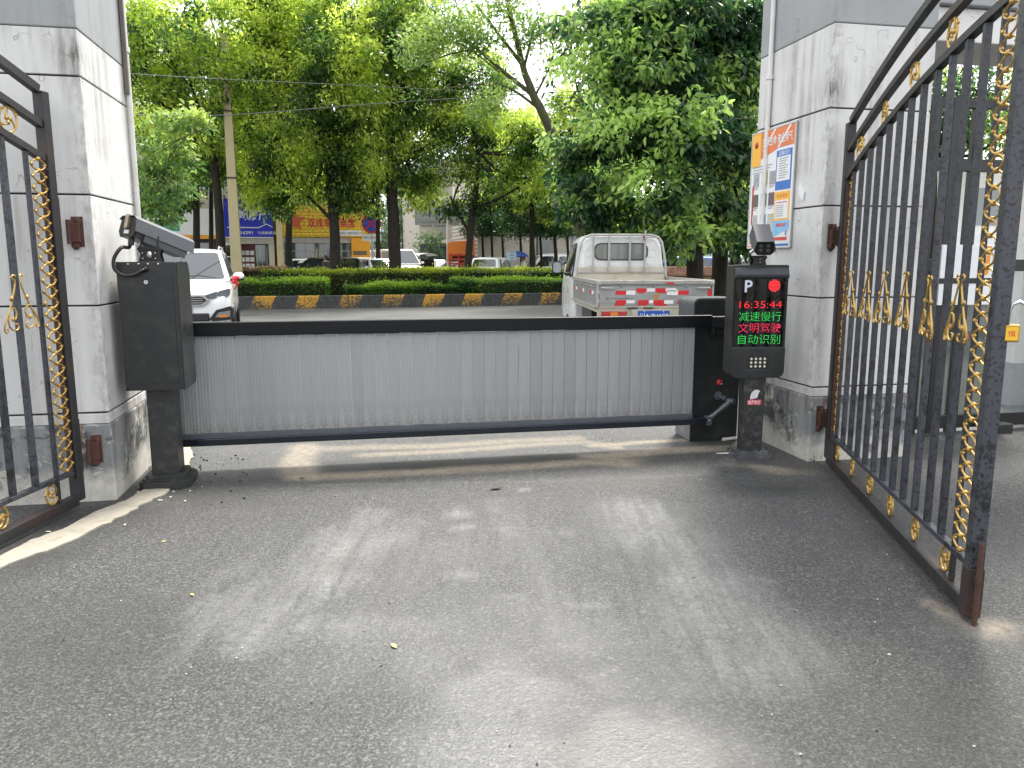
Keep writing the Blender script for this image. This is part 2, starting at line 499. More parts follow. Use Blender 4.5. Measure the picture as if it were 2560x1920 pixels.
def leaf_mat(name, old, mid, young, trans=.42, rough=.42, spec=.5):
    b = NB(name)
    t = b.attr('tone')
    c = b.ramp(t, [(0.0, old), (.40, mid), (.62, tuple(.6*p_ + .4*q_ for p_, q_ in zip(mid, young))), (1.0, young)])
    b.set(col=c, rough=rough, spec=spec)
    tr = b.node('ShaderNodeBsdfTranslucent')
    hs = b.node('ShaderNodeHueSaturation'); hs.inputs['Value'].default_value = 1.75; hs.inputs['Saturation'].default_value = 1.02; hs.inputs['Hue'].default_value = .504
    b.l.new(c, hs.inputs['Color']); b.l.new(hs.outputs[0], tr.inputs['Color'])
    mx = b.node('ShaderNodeMixShader'); mx.inputs[0].default_value = trans
    b.l.new(b.b.outputs[0], mx.inputs[1]); b.l.new(tr.outputs[0], mx.inputs[2]); b.l.new(mx.outputs[0], b.out.inputs['Surface'])
    return b.mat

def bark_mat(name, a, c2, moss=0.0):
    b = NB(name)
    n = b.noise(6, 7, .7, co=b.mapping((5, 5, 1.0)))
    c = b.mix(b.ramp(n, [(.35, 0), (.65, 1)]), a, c2)
    if moss:
        c = b.mix(b.ramp(b.noise(2.2, 6, .7), [(.46, 0.0), (.58, moss)]), c, (.10, .115, .03))
    b.set(col=c, rough=.9, spec=.2, normal=b.bump(n, .8, .03))
    return b.mat

BLACK = mat('black_powder_coat', (.012, .0138, .0145), .42, 0, .25, 8, .12, 260, dirt=(.09, .09, .085, .25), ds=7)
BLACK_POST = mat('black_post_paint', (.020, .022, .022), .46, 0, .3, 9, .1, 200, dirt=(.12, .12, .11, .35), ds=14)
CAM_GREY = mat('camera_grey', (.075, .08, .09), .38, .1, .12, 12, .06, 300)
DARK = mat('dark_plastic', (.012, .012, .013), .4, 0, .2, 10)
RUBBER = mat('rubber', (.015, .015, .016), .65, 0, .3, 20, .2, 90)
def slat_paint():
    b = NB('slat_aluminium')
    oi = b.node('ShaderNodeObjectInfo').outputs['Random']
    x, y, z = b.sep()
    c = b.mix(oi, (.285, .297, .308), (.325, .337, .347))
    dr = b.ramp(b.noise(1.0, 6, .7, co=b.mapping((30, 30, 1.2))), [(.45, 0.0), (.75, .3)])
    c = b.mix(dr, c, (.20, .20, .195))
    low = b.math('MULTIPLY', b.ramp(z, [(.27, 1.0), (.48, 0.0)]), b.ramp(b.noise(20, 6, .75), [(.40, 0.0), (.62, .75)]))
    c = b.mix(low, c, (.165, .155, .135))
    b.set(col=c, metal=.25, rough=b.math('ADD', .36, b.math('MULTIPLY', oi, .18)), normal=b.bump(b.noise(5, 3), .12, .004))
    return b.mat
ALU = slat_paint()
STEEL = mat('bright_steel', (.55, .56, .57), .25, .9, .1, 20)
STEEL_DULL = mat('galvanised_steel', (.34, .35, .36), .45, .55, .2, 12)
BLUEBLACK = mat('wet_black_rail', (.014, .018, .026), .18, .1, .5, 6, .1, 60)
HUB_GREY = mat('link_arm_grey', (.085, .098, .115), .35, .2, .2, 12, .06, 150)
GOLD = mat('gold_paint', (.50, .32, .085), .34, .55, .30, 25, .2, 120, dirt=(.10, .05, .02, .75), ds=16)
GATE_A = gate_paint('peeling_gate_paint', .5)
GATE_B = gate_paint('peeling_gate_paint_worn', 1.0, (.042, .047, .058))
GATE_DARK = mat('gate_rail_paint', (.022, .022, .024), .5, .1, .4, 10, .25, 80, dirt=(.07, .036, .022, .7), ds=4)
RUST = mat('rusty_iron', (.065, .032, .022), .8, .1, .5, 14, .5, 60)
RUST_RED = mat('red_lead_iron', (.085, .032, .026), .75, .1, .45, 12, .5, 60, dirt=(.05, .03, .02, .8), ds=9)
PVC = mat('white_pvc', (.66, .66, .63), .4, 0, .1, 5, dirt=(.35, .33, .28, .5), ds=4)
P_WHITE = pillar_paint('pillar_paint', (.61, .608, .597), (.20, .188, .16), 1.5)
P_BAND = pillar_paint('band_paint', (.30, .315, .32), (.16, .165, .165), .8)
P_PLINTH = plinth_paint()
GROOVE = mat('groove_shadow_gap', (.06, .06, .055), .9, 0, .4, 14)
CONC = mat('kerb_concrete', (.36, .33, .27), .85, 0, .16, 9, .35, 90, dirt=(.18, .165, .13, .7), ds=9)
WHITE_P = mat('white_car_paint', (.78, .79, .80), .22, 0, .02, 3, coat=.6)
GLASS_D = glass('dark_glass')
PAPER_W = mat('white_paper', (.72, .73, .74), .5, 0, .04, 6)
INK = mat('black_ink', (.03, .03, .035), .5)

# ------------------------------------------------------------------ the ground
STREET = R(15)
K0 = Vector((-4.16, 24.3, 0))
es, ns = Vector((math.cos(STREET), math.sin(STREET), 0)), Vector((-math.sin(STREET), math.cos(STREET), 0))
def S(a, b, z=0.0):
    return K0 + es * a + ns * b + Vector((0, 0, z))
def to_S(p):
    d = Vector((p[0], p[1], 0)) - K0
    return d.dot(es), d.dot(ns)

def seg_dist(X, Y, pl):
    best = np.full(X.shape, 1e9); 
    for (a, b) in zip(pl[:-1], pl[1:]):
        dx, dy = b[0]-a[0], b[1]-a[1]; l2 = dx*dx + dy*dy + 1e-12
        t = np.clip(((X-a[0])*dx + (Y-a[1])*dy)/l2, 0, 1)
        best = np.minimum(best, np.hypot(X-a[0]-t*dx, Y-a[1]-t*dy))
    return best

def grid_mesh(name, x0, x1, y0, y1, st, m, z):
    nx, ny = int((x1-x0)/st)+1, int((y1-y0)/st)+1
    xs, ys = np.linspace(x0, x1, nx), np.linspace(y0, y1, ny)
    X, Y = np.meshgrid(xs, ys, indexing='ij')
    Z = np.full_like(X, z) + (fbm(X*1.3+9, Y*1.3+3, 3, 5) - .5)*.006
    co = np.stack([X, Y, Z], -1).reshape(-1, 3)
    i, j = np.meshgrid(np.arange(nx-1), np.arange(ny-1), indexing='ij')
    a = (i*ny + j).ravel()
    q = np.stack([a, a+ny, a+ny+1, a+1], 1)
    me = np_mesh(name, co, q, m)
    return me, X, Y
def np_mesh(name, co, faces, m, smooth=False, mi=None):
    me = bpy.data.meshes.new(name)
    k = faces.shape[1]
    me.vertices.add(len(co)); me.vertices.foreach_set('co', np.ascontiguousarray(co, dtype=np.float32).ravel())
    me.loops.add(faces.size); me.loops.foreach_set('vertex_index', np.ascontiguousarray(faces, dtype=np.int32).ravel())
    me.polygons.add(len(faces)); me.polygons.foreach_set('loop_start', np.arange(0, faces.size, k, dtype=np.int32))
    me.polygons.foreach_set('loop_total', np.full(len(faces), k, dtype=np.int32))
    for x in (m if isinstance(m, list) else [m]): me.materials.append(x)
    if mi is not None: me.polygons.foreach_set('material_index', np.ascontiguousarray(mi, dtype=np.int32))
    if smooth: me.polygons.foreach_set('use_smooth', np.ones(len(faces), dtype=bool))
    me.update(calc_edges=True)
    return me
def link(name, me, parent=None):
    o = bpy.data.objects.new(name, me); COL.objects.link(o)
    if parent is not None: o.parent = parent
    return o

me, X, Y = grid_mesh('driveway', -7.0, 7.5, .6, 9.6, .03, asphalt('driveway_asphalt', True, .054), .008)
wx, wy = X + (fbm(X*2.2, Y*2.2, 4, 11) - .5)*.30, Y + (fbm(X*2.2+40, Y*2.2+7, 4, 12) - .5)*.24
def gp(*pp): return [tuple(G(*p))[:2] for p in pp]
def band(pts, w, soft, warp=1.0):
    d = seg_dist(X + (wx-X)*warp, Y + (wy-Y)*warp, gp(*pts))
    return np.clip(1 - (d - w)/soft, 0, 1)
def spot(px, py, rx, ry, rot=0.0, p=1.0):
    c = G(px, py); ca, sa = math.cos(R(rot)), math.sin(R(rot))
    dx, dy = wx - c.x, wy - c.y
    u, v = (dx*ca + dy*sa)/rx, (-dx*sa + dy*ca)/ry
    return np.clip(np.exp(-(u*u + v*v)*1.4)*p, 0, 1)
n1 = fbm(X*3.5, Y*3.5, 5, 21)
tan = np.maximum.reduce([
    band([(735,1196),(883,1192),(1041,1185),(1263,1172),(1453,1158),(1566,1160)], .035, .09, .35),
    band([(756,1121),(740,1150),(744,1190)], .07, .10, .4) * .9,
    band([(775,1126),(900,1122),(1073,1118),(1440,1097)], .03, .10, .4) * .7,
    band([(900,1141),(1073,1133),(1453,1106),(1530,1118)], .03, .07, .4) * .75,
    band([(1478,1143),(1643,1129),(1832,1122)], .05, .08, .4),
    band([(1480,1116),(1600,1108),(1712,1102)], .03, .04, .3) * .9,
    spot(1530,1148,.24,.18) * 1.0, spot(1940,1178,.22,.07,-20) * .9,
    spot(2455,1570,.13,.09) * 1.1, band([(2320,1510),(2420,1570)], .02, .05, .3) * .6])
tan = np.clip(tan, 0, 1) * np.clip(.55 + .8*n1, 0, 1)
dust = np.maximum.reduce([
    band([(1590,1280),(1700,1420),(1790,1520),(1880,1640)], .09, .30, .5) * .85, band([(930,1290),(800,1400),(640,1600)], .07, .14, .5)*.7, band([(840,1330),(700,1440),(560,1570)], .05, .12, .5)*.6, band([(1250,1260),(1330,1420),(1420,1600)], .05, .15, .5)*.35,
    spot(890,1370,.26,.50,-20)*.95, spot(810,1460,.24,.30)*.8, spot(560,1520,.13,.45,-12)*.7, spot(610,1420,.12,.35,-14)*.45, spot(855,1570,.42,.14)*.75,
    spot(1146,1283,.10,.13)*.9, spot(1148,1325,.10,.10)*.9, spot(1140,1440,.09,.15)*.95, spot(1040,1300,.16,.12)*.6,
    spot(1280,1337,.28,.06)*.6, spot(1398,1332,.13,.07)*.5, spot(1482,1514,.16,.07)*.7, spot(1318,1515,.14,.07)*.55,
    spot(1300,1228,.06,.04)*.8, spot(1515,1420,.05,.16)*.45, spot(1910,1460,.10,.05)*.6, spot(2450,1570,.3,.2)*.35, spot(1700,1560,.5,.8,25)*.3,
    spot(1100,1380,1.3,.9)*.28, spot(700,1130,.5,.30)*.35, spot(1000,1600,.7,.4)*.22,
    band([(800,1215),(1400,1205),(1750,1190)], .004, .02, .1)*.35])
dust = np.clip(dust*(.45 + .95*n1), 0, 1)
wet = np.maximum.reduce([spot(1260,1760,.34,.36)*1.0, spot(1600,1880,.42,.34)*.95, spot(1240,1900,.40,.25)*.8, spot(1250,1640,1.0,.6)*.42, spot(1500,1700,.5,.35)*.45, spot(1050,1560,.9,.5)*.25, spot(650,1900,.6,.3)*.2])
wet = np.clip(1.25*wet*(.55 + .9*fbm(X*6, Y*6, 4, 31)), 0, 1)
dark = np.maximum.reduce([band([(850,1166),(1000,1168),(1390,1146)], .10, .13, .4)*.8, spot(1090,1166,.2,.08)*.6, band([(330,1235),(380,1180),(420,1130)], .10, .25)*.9,  # dark patches; the strip below the barrier mixes damp with its painted shadow
    band([(0,1400),(150,1340),(290,1290)], .12, .35)*.8, band([(2060,1170),(2180,1300),(2330,1480)], .05, .28)*.45, spot(1950,1220,.7,.35)*.9, spot(2250,1350,.6,.6)*.6, spot(520,1260,.5,.3)*.55, spot(1560,1285,.5,.3)*.35, spot(500,1320,.7,.5)*.3, spot(1850,1290,.6,.4)*.45, spot(1640,1850,.4,.3)*.5, spot(250,1600,1.0,.8)*.55, spot(2250,1500,.7,.9)*.5, spot(2100,1800,.8,.5)*.45, spot(1750,1260,.7,.25)*.3])  # includes the right leaf's shadow, painted along its bottom rail
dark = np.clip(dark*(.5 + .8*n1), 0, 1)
moss = np.maximum.reduce([spot(2450,1780,1.0,.6)*.55, spot(2300,1700,.6,.5)*.4, spot(2010,1170,.12,.10)*.95, spot(1085,1172,.16,.05)*.7, spot(450,1240,.15,.1)*.5, spot(200,1900,.6,.3)*.3, spot(1700,1900,.3,.2)*.4])
moss = np.clip(moss*(.4 + 1.0*n1), 0, 1)
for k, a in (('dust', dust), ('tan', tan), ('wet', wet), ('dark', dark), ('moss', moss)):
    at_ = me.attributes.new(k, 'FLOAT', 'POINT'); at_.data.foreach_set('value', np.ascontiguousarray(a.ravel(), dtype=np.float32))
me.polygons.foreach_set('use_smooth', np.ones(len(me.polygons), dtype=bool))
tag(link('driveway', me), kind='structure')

ROAD_M = asphalt('road_asphalt', False, .075)
GROUND_M = asphalt('ground_asphalt', False, .055)
g = MB(); g.quad((-900,-900,-.004),(900,-900,-.004),(900,900,-.004),(-900,900,-.004))
tag(g.build('ground', GROUND_M), kind='structure')
g = MB(); g.quad(S(-60,-13.5,.0),S(60,-13.5,.0),S(60,.1,.0),S(-60,.1,.0))
tag(g.build('road', ROAD_M), kind='structure')
g = MB(); g.quad(S(-70,4.9,.002),S(70,4.9,.002),S(70,13.0,.002),S(-70,13.0,.002))
tag(g.build('road', ROAD_M), kind='structure')
PAVE_M = mat('pavement_slabs', (.30, .29, .27), .8, 0, .2, 4, .3, 20)
g = MB(); a_, b_ = 5.5, 13.0
g.box(-60, 70, 0, 12, .0, .14, M=Matrix.Translation(S(0,13)) @ Matrix.Rotation(STREET, 4, 'Z'))
tag(g.build('pavement', PAVE_M), kind='structure')

# flush concrete kerb strip curving round the foot of the camera post
def ribbon(up, lo, z):
    g = MB(); U, L = [G(*p) for p in up], [G(*p) for p in lo]
    def dens(P, n=40):
        P = [Vector(p) for p in P]; ls = [0]
        for a, b in zip(P[:-1], P[1:]): ls.append(ls[-1] + (b-a).length)
        out = []
        for i in range(n+1):
            t = ls[-1]*i/n
            k = max(j for j in range(len(ls)) if ls[j] <= t + 1e-9); k = min(k, len(P)-2)
            out.append(P[k].lerp(P[k+1], (t-ls[k])/max(1e-9, ls[k+1]-ls[k])))
        return out
    U, L = dens(U), dens(L)
    rg = random.Random(3)
    vs = []
    for u, l in zip(U, L):
        d = (u-l).normalized()
        u = u + d*rg.uniform(-.008, .008); l = l + d*rg.uniform(-.014, .014)
        vs += [(u.x,u.y,z),(l.x,l.y,z),(u.x,u.y,-.01),(l.x,l.y,-.01)]
    n = len(U)
    for i in range(n-1):
        a, b = i*4, i*4+4
        g.add(vs[a:a+8], [(0,1,5,4),(1,3,7,5),(2,0,4,6)])
    return g
kb = ribbon([(-260,1520),(0,1398),(80,1356),(159,1329),(239,1286),(318,1255),(366,1226)], [(-260,1590),(0,1427),(106,1387),(186,1355),(292,1303),(371,1260),(430,1228)], .017)
kb2 = ribbon([(372,1225),(420,1180),(440,1150),(447,1118),(440,1080)], [(432,1226),(470,1182),(481,1150),(480,1118),(468,1080)], .017)
kb.add(kb2.v, kb2.f, 0)
tag(kb.build('kerb_strip', CONC), kind='structure')
# ------------------------------------------------------------------ gateway: pillars, beam, glazed screen
TH = R(11.2)
e1, e2 = Vector((math.cos(TH), math.sin(TH), 0)), Vector((-math.sin(TH), math.cos(TH), 0))
PL, PR = Vector((-2.49, 4.66, 0)), Vector((2.21, 5.59, 0))
def gate_pillar(loc, side, label):                  # side -1: body extends to -x ; +1: to +x ; origin at the inner front corner
    t = thing('gate_pillar', label, 'pillar', loc, TH)
    W, D = .80, (1.0 if side > 0 else .93)
    zb_ = 3.10 if side > 0 else 2.80
    x0, x1 = (0, W) if side > 0 else (-W, 0)
    g = MB(); g.box(x0-.006, x1+.006, -.006, D+.006, -.05, .498)
    g.build('plinth', P_PLINTH, t, bevel=.012)
    g = MB()
    g.box(x0+.02, x1-.02, .02, D-.02, .48, 5.2, 1)
    for za, zb in ((.500, .562), (.574, 1.219), (1.230, 1.872), (1.883, 2.537), (2.548, zb_)):
        g.box(x0, x1, 0, D, za, zb)
    g.build('shaft', [P_WHITE, GROOVE], t, bevel=.004)
    g = MB(); g.box(x0-.003, x1+.003, -.003, D+.003, zb_+.003, zb_+.66)
    g.box(x0-.003, x1+.003, -.003, D+.003, zb_+.68, 5.2)
    g.build('upper_band', P_BAND, t, bevel=.008)
    px = -.022 if side > 0 else .022
    py = .80 if side > 0 else .92
    g = MB(); g.cyl((px, py, 1.05 if side > 0 else .55), (px, py, 5.2), .019, mi=0)
    for z in (1.75, 2.9, 4.1):
        g.cyl((px, py, z), (px, py, z+.035), .027)
    if side < 0:
        g.box(px-.012, px+.012, py-.035, py+.03, 2.62, 5.2, 1)
        g.cyl((px, py, .0), (px, py, .55), .017)
    g.build('drain_pipe', [PVC, mat('old_timber', (.16, .14, .12), .85, 0, .4, 8)], t)
    for z in (.34, 1.66):
        g = MB(); xb = .075 if side > 0 else -.085
        g.box(xb-.022, xb+.022, -.045, .0, z-.06, z+.05)
        g.box(xb-.030, xb+.034, -.010, .002, z-.085, z+.09)
        g.sph((xb-.01, -.02, z-.075), (.026,.018,.03), 8, 6); g.sph((xb+.012, -.016, z+.06), (.02,.016,.028), 8, 6)
        g.cyl((xb + (.035 if side > 0 else -.035), -.040, z-.07), (xb + (.035 if side > 0 else -.035), -.040, z+.07), .014)
        g.build('hinge_bracket', RUST if side > 0 else RUST_RED, t, bevel=.004)
    return t
LP = gate_pillar(PL, -1, 'off-white gate pillar with grey base behind the camera post')
RP = gate_pillar(PR, 1, 'off-white gate pillar with a gas safety poster on its flank')
g = MB(); g.box(.145, .185, -.010, -.004, 1.47, 1.58); g.build('blue_tape', mat('blue_tape', (.02, .09, .30), .5), RP)
# peeled flake of white render on the inner face
g = MB(); g.prism([(.25,1.93),(.29,1.95),(.32,2.02),(.30,2.06),(.27,2.02),(.24,1.99)], -.012, -.002, 'x'); g.build('torn_paper', PAPER_W, RP)

def GW(a, b, z=0.0): return PR + e1*a + e2*b + Vector((0, 0, z))
# beam over the side passage
WALL_W = pillar_paint('beam_paint', (.70, .69, .67), (.3, .29, .27), .6)
t = thing('entrance_beam', 'pale concrete beam spanning the side passage right of the poster pillar', 'beam', GW(.82, .25), TH)
g = MB(); g.box(.0, 4.2, 0, .60, 3.10, 3.34); g.build('beam_face', WALL_W, t, bevel=.01)
g = MB(); g.box(.0, 4.2, -.05, .65, 3.343, 4.3); g.build('beam_fascia', P_BAND, t, bevel=.01)

# black framed glazed screen across the side passage
FR = mat('black_frame_paint', (.012, .012, .013), .35, .1, .2, 10)
PANE = NB('clear_pane')
PANE.set(col=(.06, .09, .08), rough=.03, alpha=.55, spec=.8)
PANE_C = NB('clear_glass'); PANE_C.set(col=(.3, .36, .35), rough=.02, alpha=.15, spec=.7)
t = thing('glazed_screen', 'black metal framed glass screen across the side passage', 'glass screen', GW(.80, .68), TH)
g = MB()
for z0, z1 in ((.045, .16), (1.40, 1.50), (2.22, 2.32), (2.72, 2.79)):
    g.box(0, 3.6, -.03, .03, z0, z1)
g.build('frame_rail', FR, t, bevel=.004)
for x, hw in ((.03,.03), (.42,.03), (.60,.03), (.78,.045), (1.0,.04), (1.42,.032), (2.6,.032), (3.57,.03)):
    g = MB(); g.box(x-hw, x+hw, -.034, .034, .0, 2.8); g.build('frame_post', FR, t, bevel=.004)
for xa, xb in ((.06,.39),(.45,.57),(.63,.71),(.85,.96),(1.04,1.39),(1.45,2.57),(2.63,3.54)):
    g = MB(); g.box(xa, xb, -.004, .004, .16, 1.40); g.build('glass_pane', PANE.mat if xa < 1.4 else PANE_C.mat, t)
g = MB(); g.box(1.25, 1.50, -.16, -.036, .0, .09); g.build('foot_block', DARK, t, bevel=.01)

# what stands behind the screen
t = thing('warning_board', 'white notice board with torn orange edge hung on the black glass screen', 'notice board', GW(1.50, .60), TH)
g = MB(); g.box(0, .62, 0, .02, 1.12, 1.62); g.build('board', PAPER_W, t, bevel=.003)
g = MB(); g.box(-.004, .625, -.004, 0, 1.30, 1.345); g.build('black_bar', FR, t)
g = MB(); g.prism([(.40,1.36),(.46,1.38),(.47,1.61),(.43,1.61),(.44,1.53),(.40,1.46)], -.006, -.002, 'y'); g.build('orange_strip', mat('orange_vinyl', (.70,.28,.02), .5), t)
t = thing('warning_sticker', 'small black sticker with white marks on the lower glass', 'sticker', GW(1.50, .638), TH)
g = MB(); g.box(.02, .26, 0, .004, .86, 1.11, 0); g.text('禁', h=.10, M=T(.12,-.003,1.0), mi=1); g.build('sticker_face', [FR, PAPER_W], t)
t = thing('heart_sticker', 'red heart sticker on the glass pane', 'sticker', GW(1.82, .66), TH)
g = MB(); g.prism([(0,.76),(.07,.83),(.065,.87),(.035,.875),(0,.85),(-.035,.875),(-.065,.87),(-.07,.83)], 0, .004, 'y'); g.build('heart', mat('red_vinyl', (.55,.03,.05), .45), t)
def pot(loc, label):
    t = thing('planter_pot', label, 'plant pot', loc, TH)
    g = MB(); g.lathe([(.0,.0),(.16,.0),(.19,.40),(.225,.42),(.225,.50),(.20,.50),(.19,.46),(0,.46)], 20)
    g.build('pot', mat('pot_glaze', (.62,.64,.58), .45, 0, .1, 6), t)
    rg = random.Random(5); g = MB()
    for k in range(5):
        a = rg.uniform(0, 6.28); g.tube([(0,0,.45),(math.cos(a)*.08,math.sin(a)*.08,.75),(math.cos(a)*.25,math.sin(a)*.25,1.05)], [.018,.012,.005], 5)
    g.build('stem', mat('plant_stem', (.10,.07,.04), .8), t)
    return t
POT1 = pot(GW(1.55, 1.75), 'white planter pot with a small shrub behind the glass screen')
t = thing('guard_house', 'white building with red lettering behind the side passage', 'building', GW(8.0, 9.0), TH)
g = MB(); g.box(0, 14, 0, 6, 0, 3.3); g.build('wall', WALL_W, t)
g = MB(); g.box(-.1, 14.2, -.5, -.002, 1.62, 2.02); g.build('sign_board', PAPER_W, t, bevel=.01)
g = MB(); g.text('欢迎光临 出入平安', w=4.6, h=.20, M=T(4.1,-.505,1.82)); g.build('red_lettering', mat('red_letter', (.55,.03,.03), .5), t)
for xw in (1.2, 4.2, 7.2):
    g = MB(); g.box(xw, xw+1.6, -.03, -.004, .75, 1.55); g.build('window', GLASS_D, t)
    g = MB(); g.box(xw-.06, xw+1.66, -.02, -.002, 2.2, 2.95); g.build('window', glass('sky_glass', (.10,.13,.14), .05), t)
t = thing('side_wall', 'pale wall with grey base and white pipe beyond the glass screen', 'wall', GW(3.3, 1.6), TH)
g = MB(); g.box(0, 6, 0, .25, .45, 3.1); g.build('wall', WALL_W, t)
g = MB(); g.box(-.01, 6, -.01, .26, 0, .447); g.build('wall_base', P_BAND, t)
g = MB(); g.cyl((.18,-.05,.0),(.18,-.05,3.1),.022); g.cyl((.18,-.05,.72),(.18,-.05,.76),.03); g.build('drain_pipe', PVC, t)

# ------------------------------------------------------------------ gas-safety poster on the pillar flank
t = thing('notice_poster', 'framed gas safety poster board on the flank of the right pillar', 'poster', PR + e2*1.04 - e1*.004, TH)
# local x = 0 plane is the face, poster width runs along -y (towards the camera) : build in (u right, z) and rotate
MP = Matrix.Rotation(R(-90), 4, 'Z')           # local x -> -y , local y(-) front -> -x
def pq(g, u0, u1, z0, z1, mi=0, d=.003): g.box(u0, u1, -d - .012, -.012, z0, z1, mi, MP)
PW, PZ0, PZ1 = .66, 1.59, 2.52
OR, YE, BL, RD = mat('print_orange', (.68,.16,.03), .4), mat('print_yellow', (.80,.42,.03), .4), mat('print_blue', (.02,.14,.46), .4), mat('print_red', (.45,.02,.03), .4)
LB, CREAM = mat('print_light_blue', (.20,.45,.70), .4, 0, .3, 30), mat('print_cream', (.72,.66,.48), .5)
g = MB(); g.box(0, PW, -.012, 0, PZ0, PZ1, 0, MP); g.build('board', PAPER_W, t)
g = MB(); pq(g, .155, PW-.012, 2.36, PZ1-.012, 0); g.prism([(.155,2.30),(.155,2.36),(.42,2.36)], -.015, -.012, 'y', 0, MP); g.build('header', OR, t)
g = MB()
for a in (.18, .40): g.prism([(a,2.36),(a+.03,2.36),(a+.20,2.508),(a+.17,2.508)], -.0165, -.015, 'y', 0, MP)
g.build('header_stripe', PAPER_W, t)
g = MB(); pq(g, .01, .148, 2.25, PZ1-.012); g.build('logo_panel', YE, t)
g = MB(); g.lathe([(0,.001),(.026,.001),(.026,0)], 16, 0, MP @ T(.08,-.0165,2.42,R(90))); g.build('round_emblem', RD, t)
g = MB(); g.text('关爱生命 安全用气', w=.44, h=.075, M=MP @ T(.40,-.0175,2.425), bold=.02); g.build('title_text', PAPER_W, t)
rg = random.Random(4)
pics = [mat('print_photo_%d' % k, c, .4, 0, .7, 45) for k, c in enumerate([(.30,.32,.36),(.33,.27,.14),(.32,.30,.29),(.10,.09,.07),(.15,.19,.18),(.12,.07,.10),(.42,.40,.38),(.10,.22,.36),(.45,.42,.35)])]
for r_ in range(3):
    for c_ in range(3):
        u = .055 + c_*.115 + (.02 if c_ else 0); z = 2.09 - r_*.165
        g = MB(); pq(g, u, u+.085, z, z+.10); g.build('photo', pics[r_*3+c_], t)
g = MB()
for r_ in range(3):
    for c_ in range(3):
        u = .055 + c_*.115 + (.02 if c_ else 0); z = 2.09 - r_*.165
        pq(g, u, u+.08, z-.014, z-.008, 0, .0015); pq(g, u, u+.06, z-.026, z-.020, 0, .0015)
for k in range(3): pq(g, .03, .34-.03*k, 2.275-.022*k-.035, 2.282-.022*k-.035, 0, .0015)
g.build('caption_lines', mat('print_grey', (.30,.30,.31), .5), t)
g = MB(); g.prism(rrect(.04,.062,1.78,2.10,.011,3), -.015, -.012, 'y', 0, MP); g.prism(rrect(.09,.30,1.705,1.735,.013,3), -.015, -.012, 'y', 0, MP); g.build('red_label', RD, t)
for k in range(4):
    g = MB(); pq(g, .03+k*.085, .105+k*.085, 1.655-.03, 1.70); g.build('photo', pics[(k*2+1) % 9], t)
g = MB(); pq(g, .01, .37, PZ0+.012, 1.61); g.build('bottom_line', OR, t)
g = MB(); pq(g, .15, .37, 1.61, 1.622); pq(g, .30, .37, 1.612, 1.70, 0, .001); g.build('cream_panel', CREAM, t)
g = MB(); pq(g, .40, .62, 2.035, 2.335); g.build('blue_panel', BL, t)
g = MB(); pq(g, .415, .605, 2.10, 2.285, 0, .0045); g.build('blue_panel_paper', PAPER_W, t)
g = MB()
for k in range(9): pq(g, .45, .58 - .02*(k % 3), 2.265-.018*k, 2.271-.018*k, 0, .006)
g.build('blue_panel_lines', mat('print_grey', (.30,.30,.31), .5), t)
g = MB(); g.text('温馨提示', w=.16, h=.035, M=MP @ T(.51,-.0155,2.31)); g.build('blue_panel_title', PAPER_W, t)
g = MB(); pq(g, .40, .62, 1.80, 2.02); g.build('yellow_panel', YE, t)
g = MB(); pq(g, .417, .603, 1.815, 1.955, 0, .0045); g.build('yellow_panel_paper', PAPER_W, t)
g = MB(); g.text('安全须知', w=.15, h=.03, M=MP @ T(.51,-.0155,1.987)); pq(g, .43,.59,1.935,1.941,0,.006); g.build('yellow_panel_title', RD, t)
g = MB()
for k in range(6): pq(g, .43, .54, 1.912-.016*k, 1.917-.016*k, 0, .006)
g.build('yellow_panel_lines', mat('print_grey', (.30,.30,.31), .5), t)
g = MB(); pq(g, .39, .63, 1.605, 1.80, 0, .002); g.build('ad_panel', PAPER_W, t)
g = MB(); pq(g, .39, .63, 1.73, 1.80, 0, .004); g.prism([(.39,1.67),(.39,1.73),(.60,1.73)], -.016, -.012, 'y', 0, MP); g.build('ad_picture', LB, t)
g = MB(); g.text('加装电梯', w=.16, h=.032, M=MP @ T(.52,-.0172,1.765), bold=.02); pq(g, .41, .61, 1.648, 1.672, 0, .004); g.build('ad_red_text', mat('print_bright_red', (.60,.05,.03), .4), t)
g = MB(); g.text('梯', h=.04, M=MP @ T(.60,-.0165,1.705), bold=.03); pq(g, .39, .63, 1.606, 1.622, 0, .004); g.build('ad_blue_text', BL, t)
g = MB()
for a, b, c, d in ((0,PW,PZ0,PZ0+.008),(0,PW,PZ1-.008,PZ1),(0,.008,PZ0+.008,PZ1-.008),(PW-.008,PW,PZ0+.008,PZ1-.008)):
    g.box(a, b, -.018, .0, c, d, 0, MP)
g.build('poster_frame', mat('poster_frame', (.60,.60,.58), .5), t)

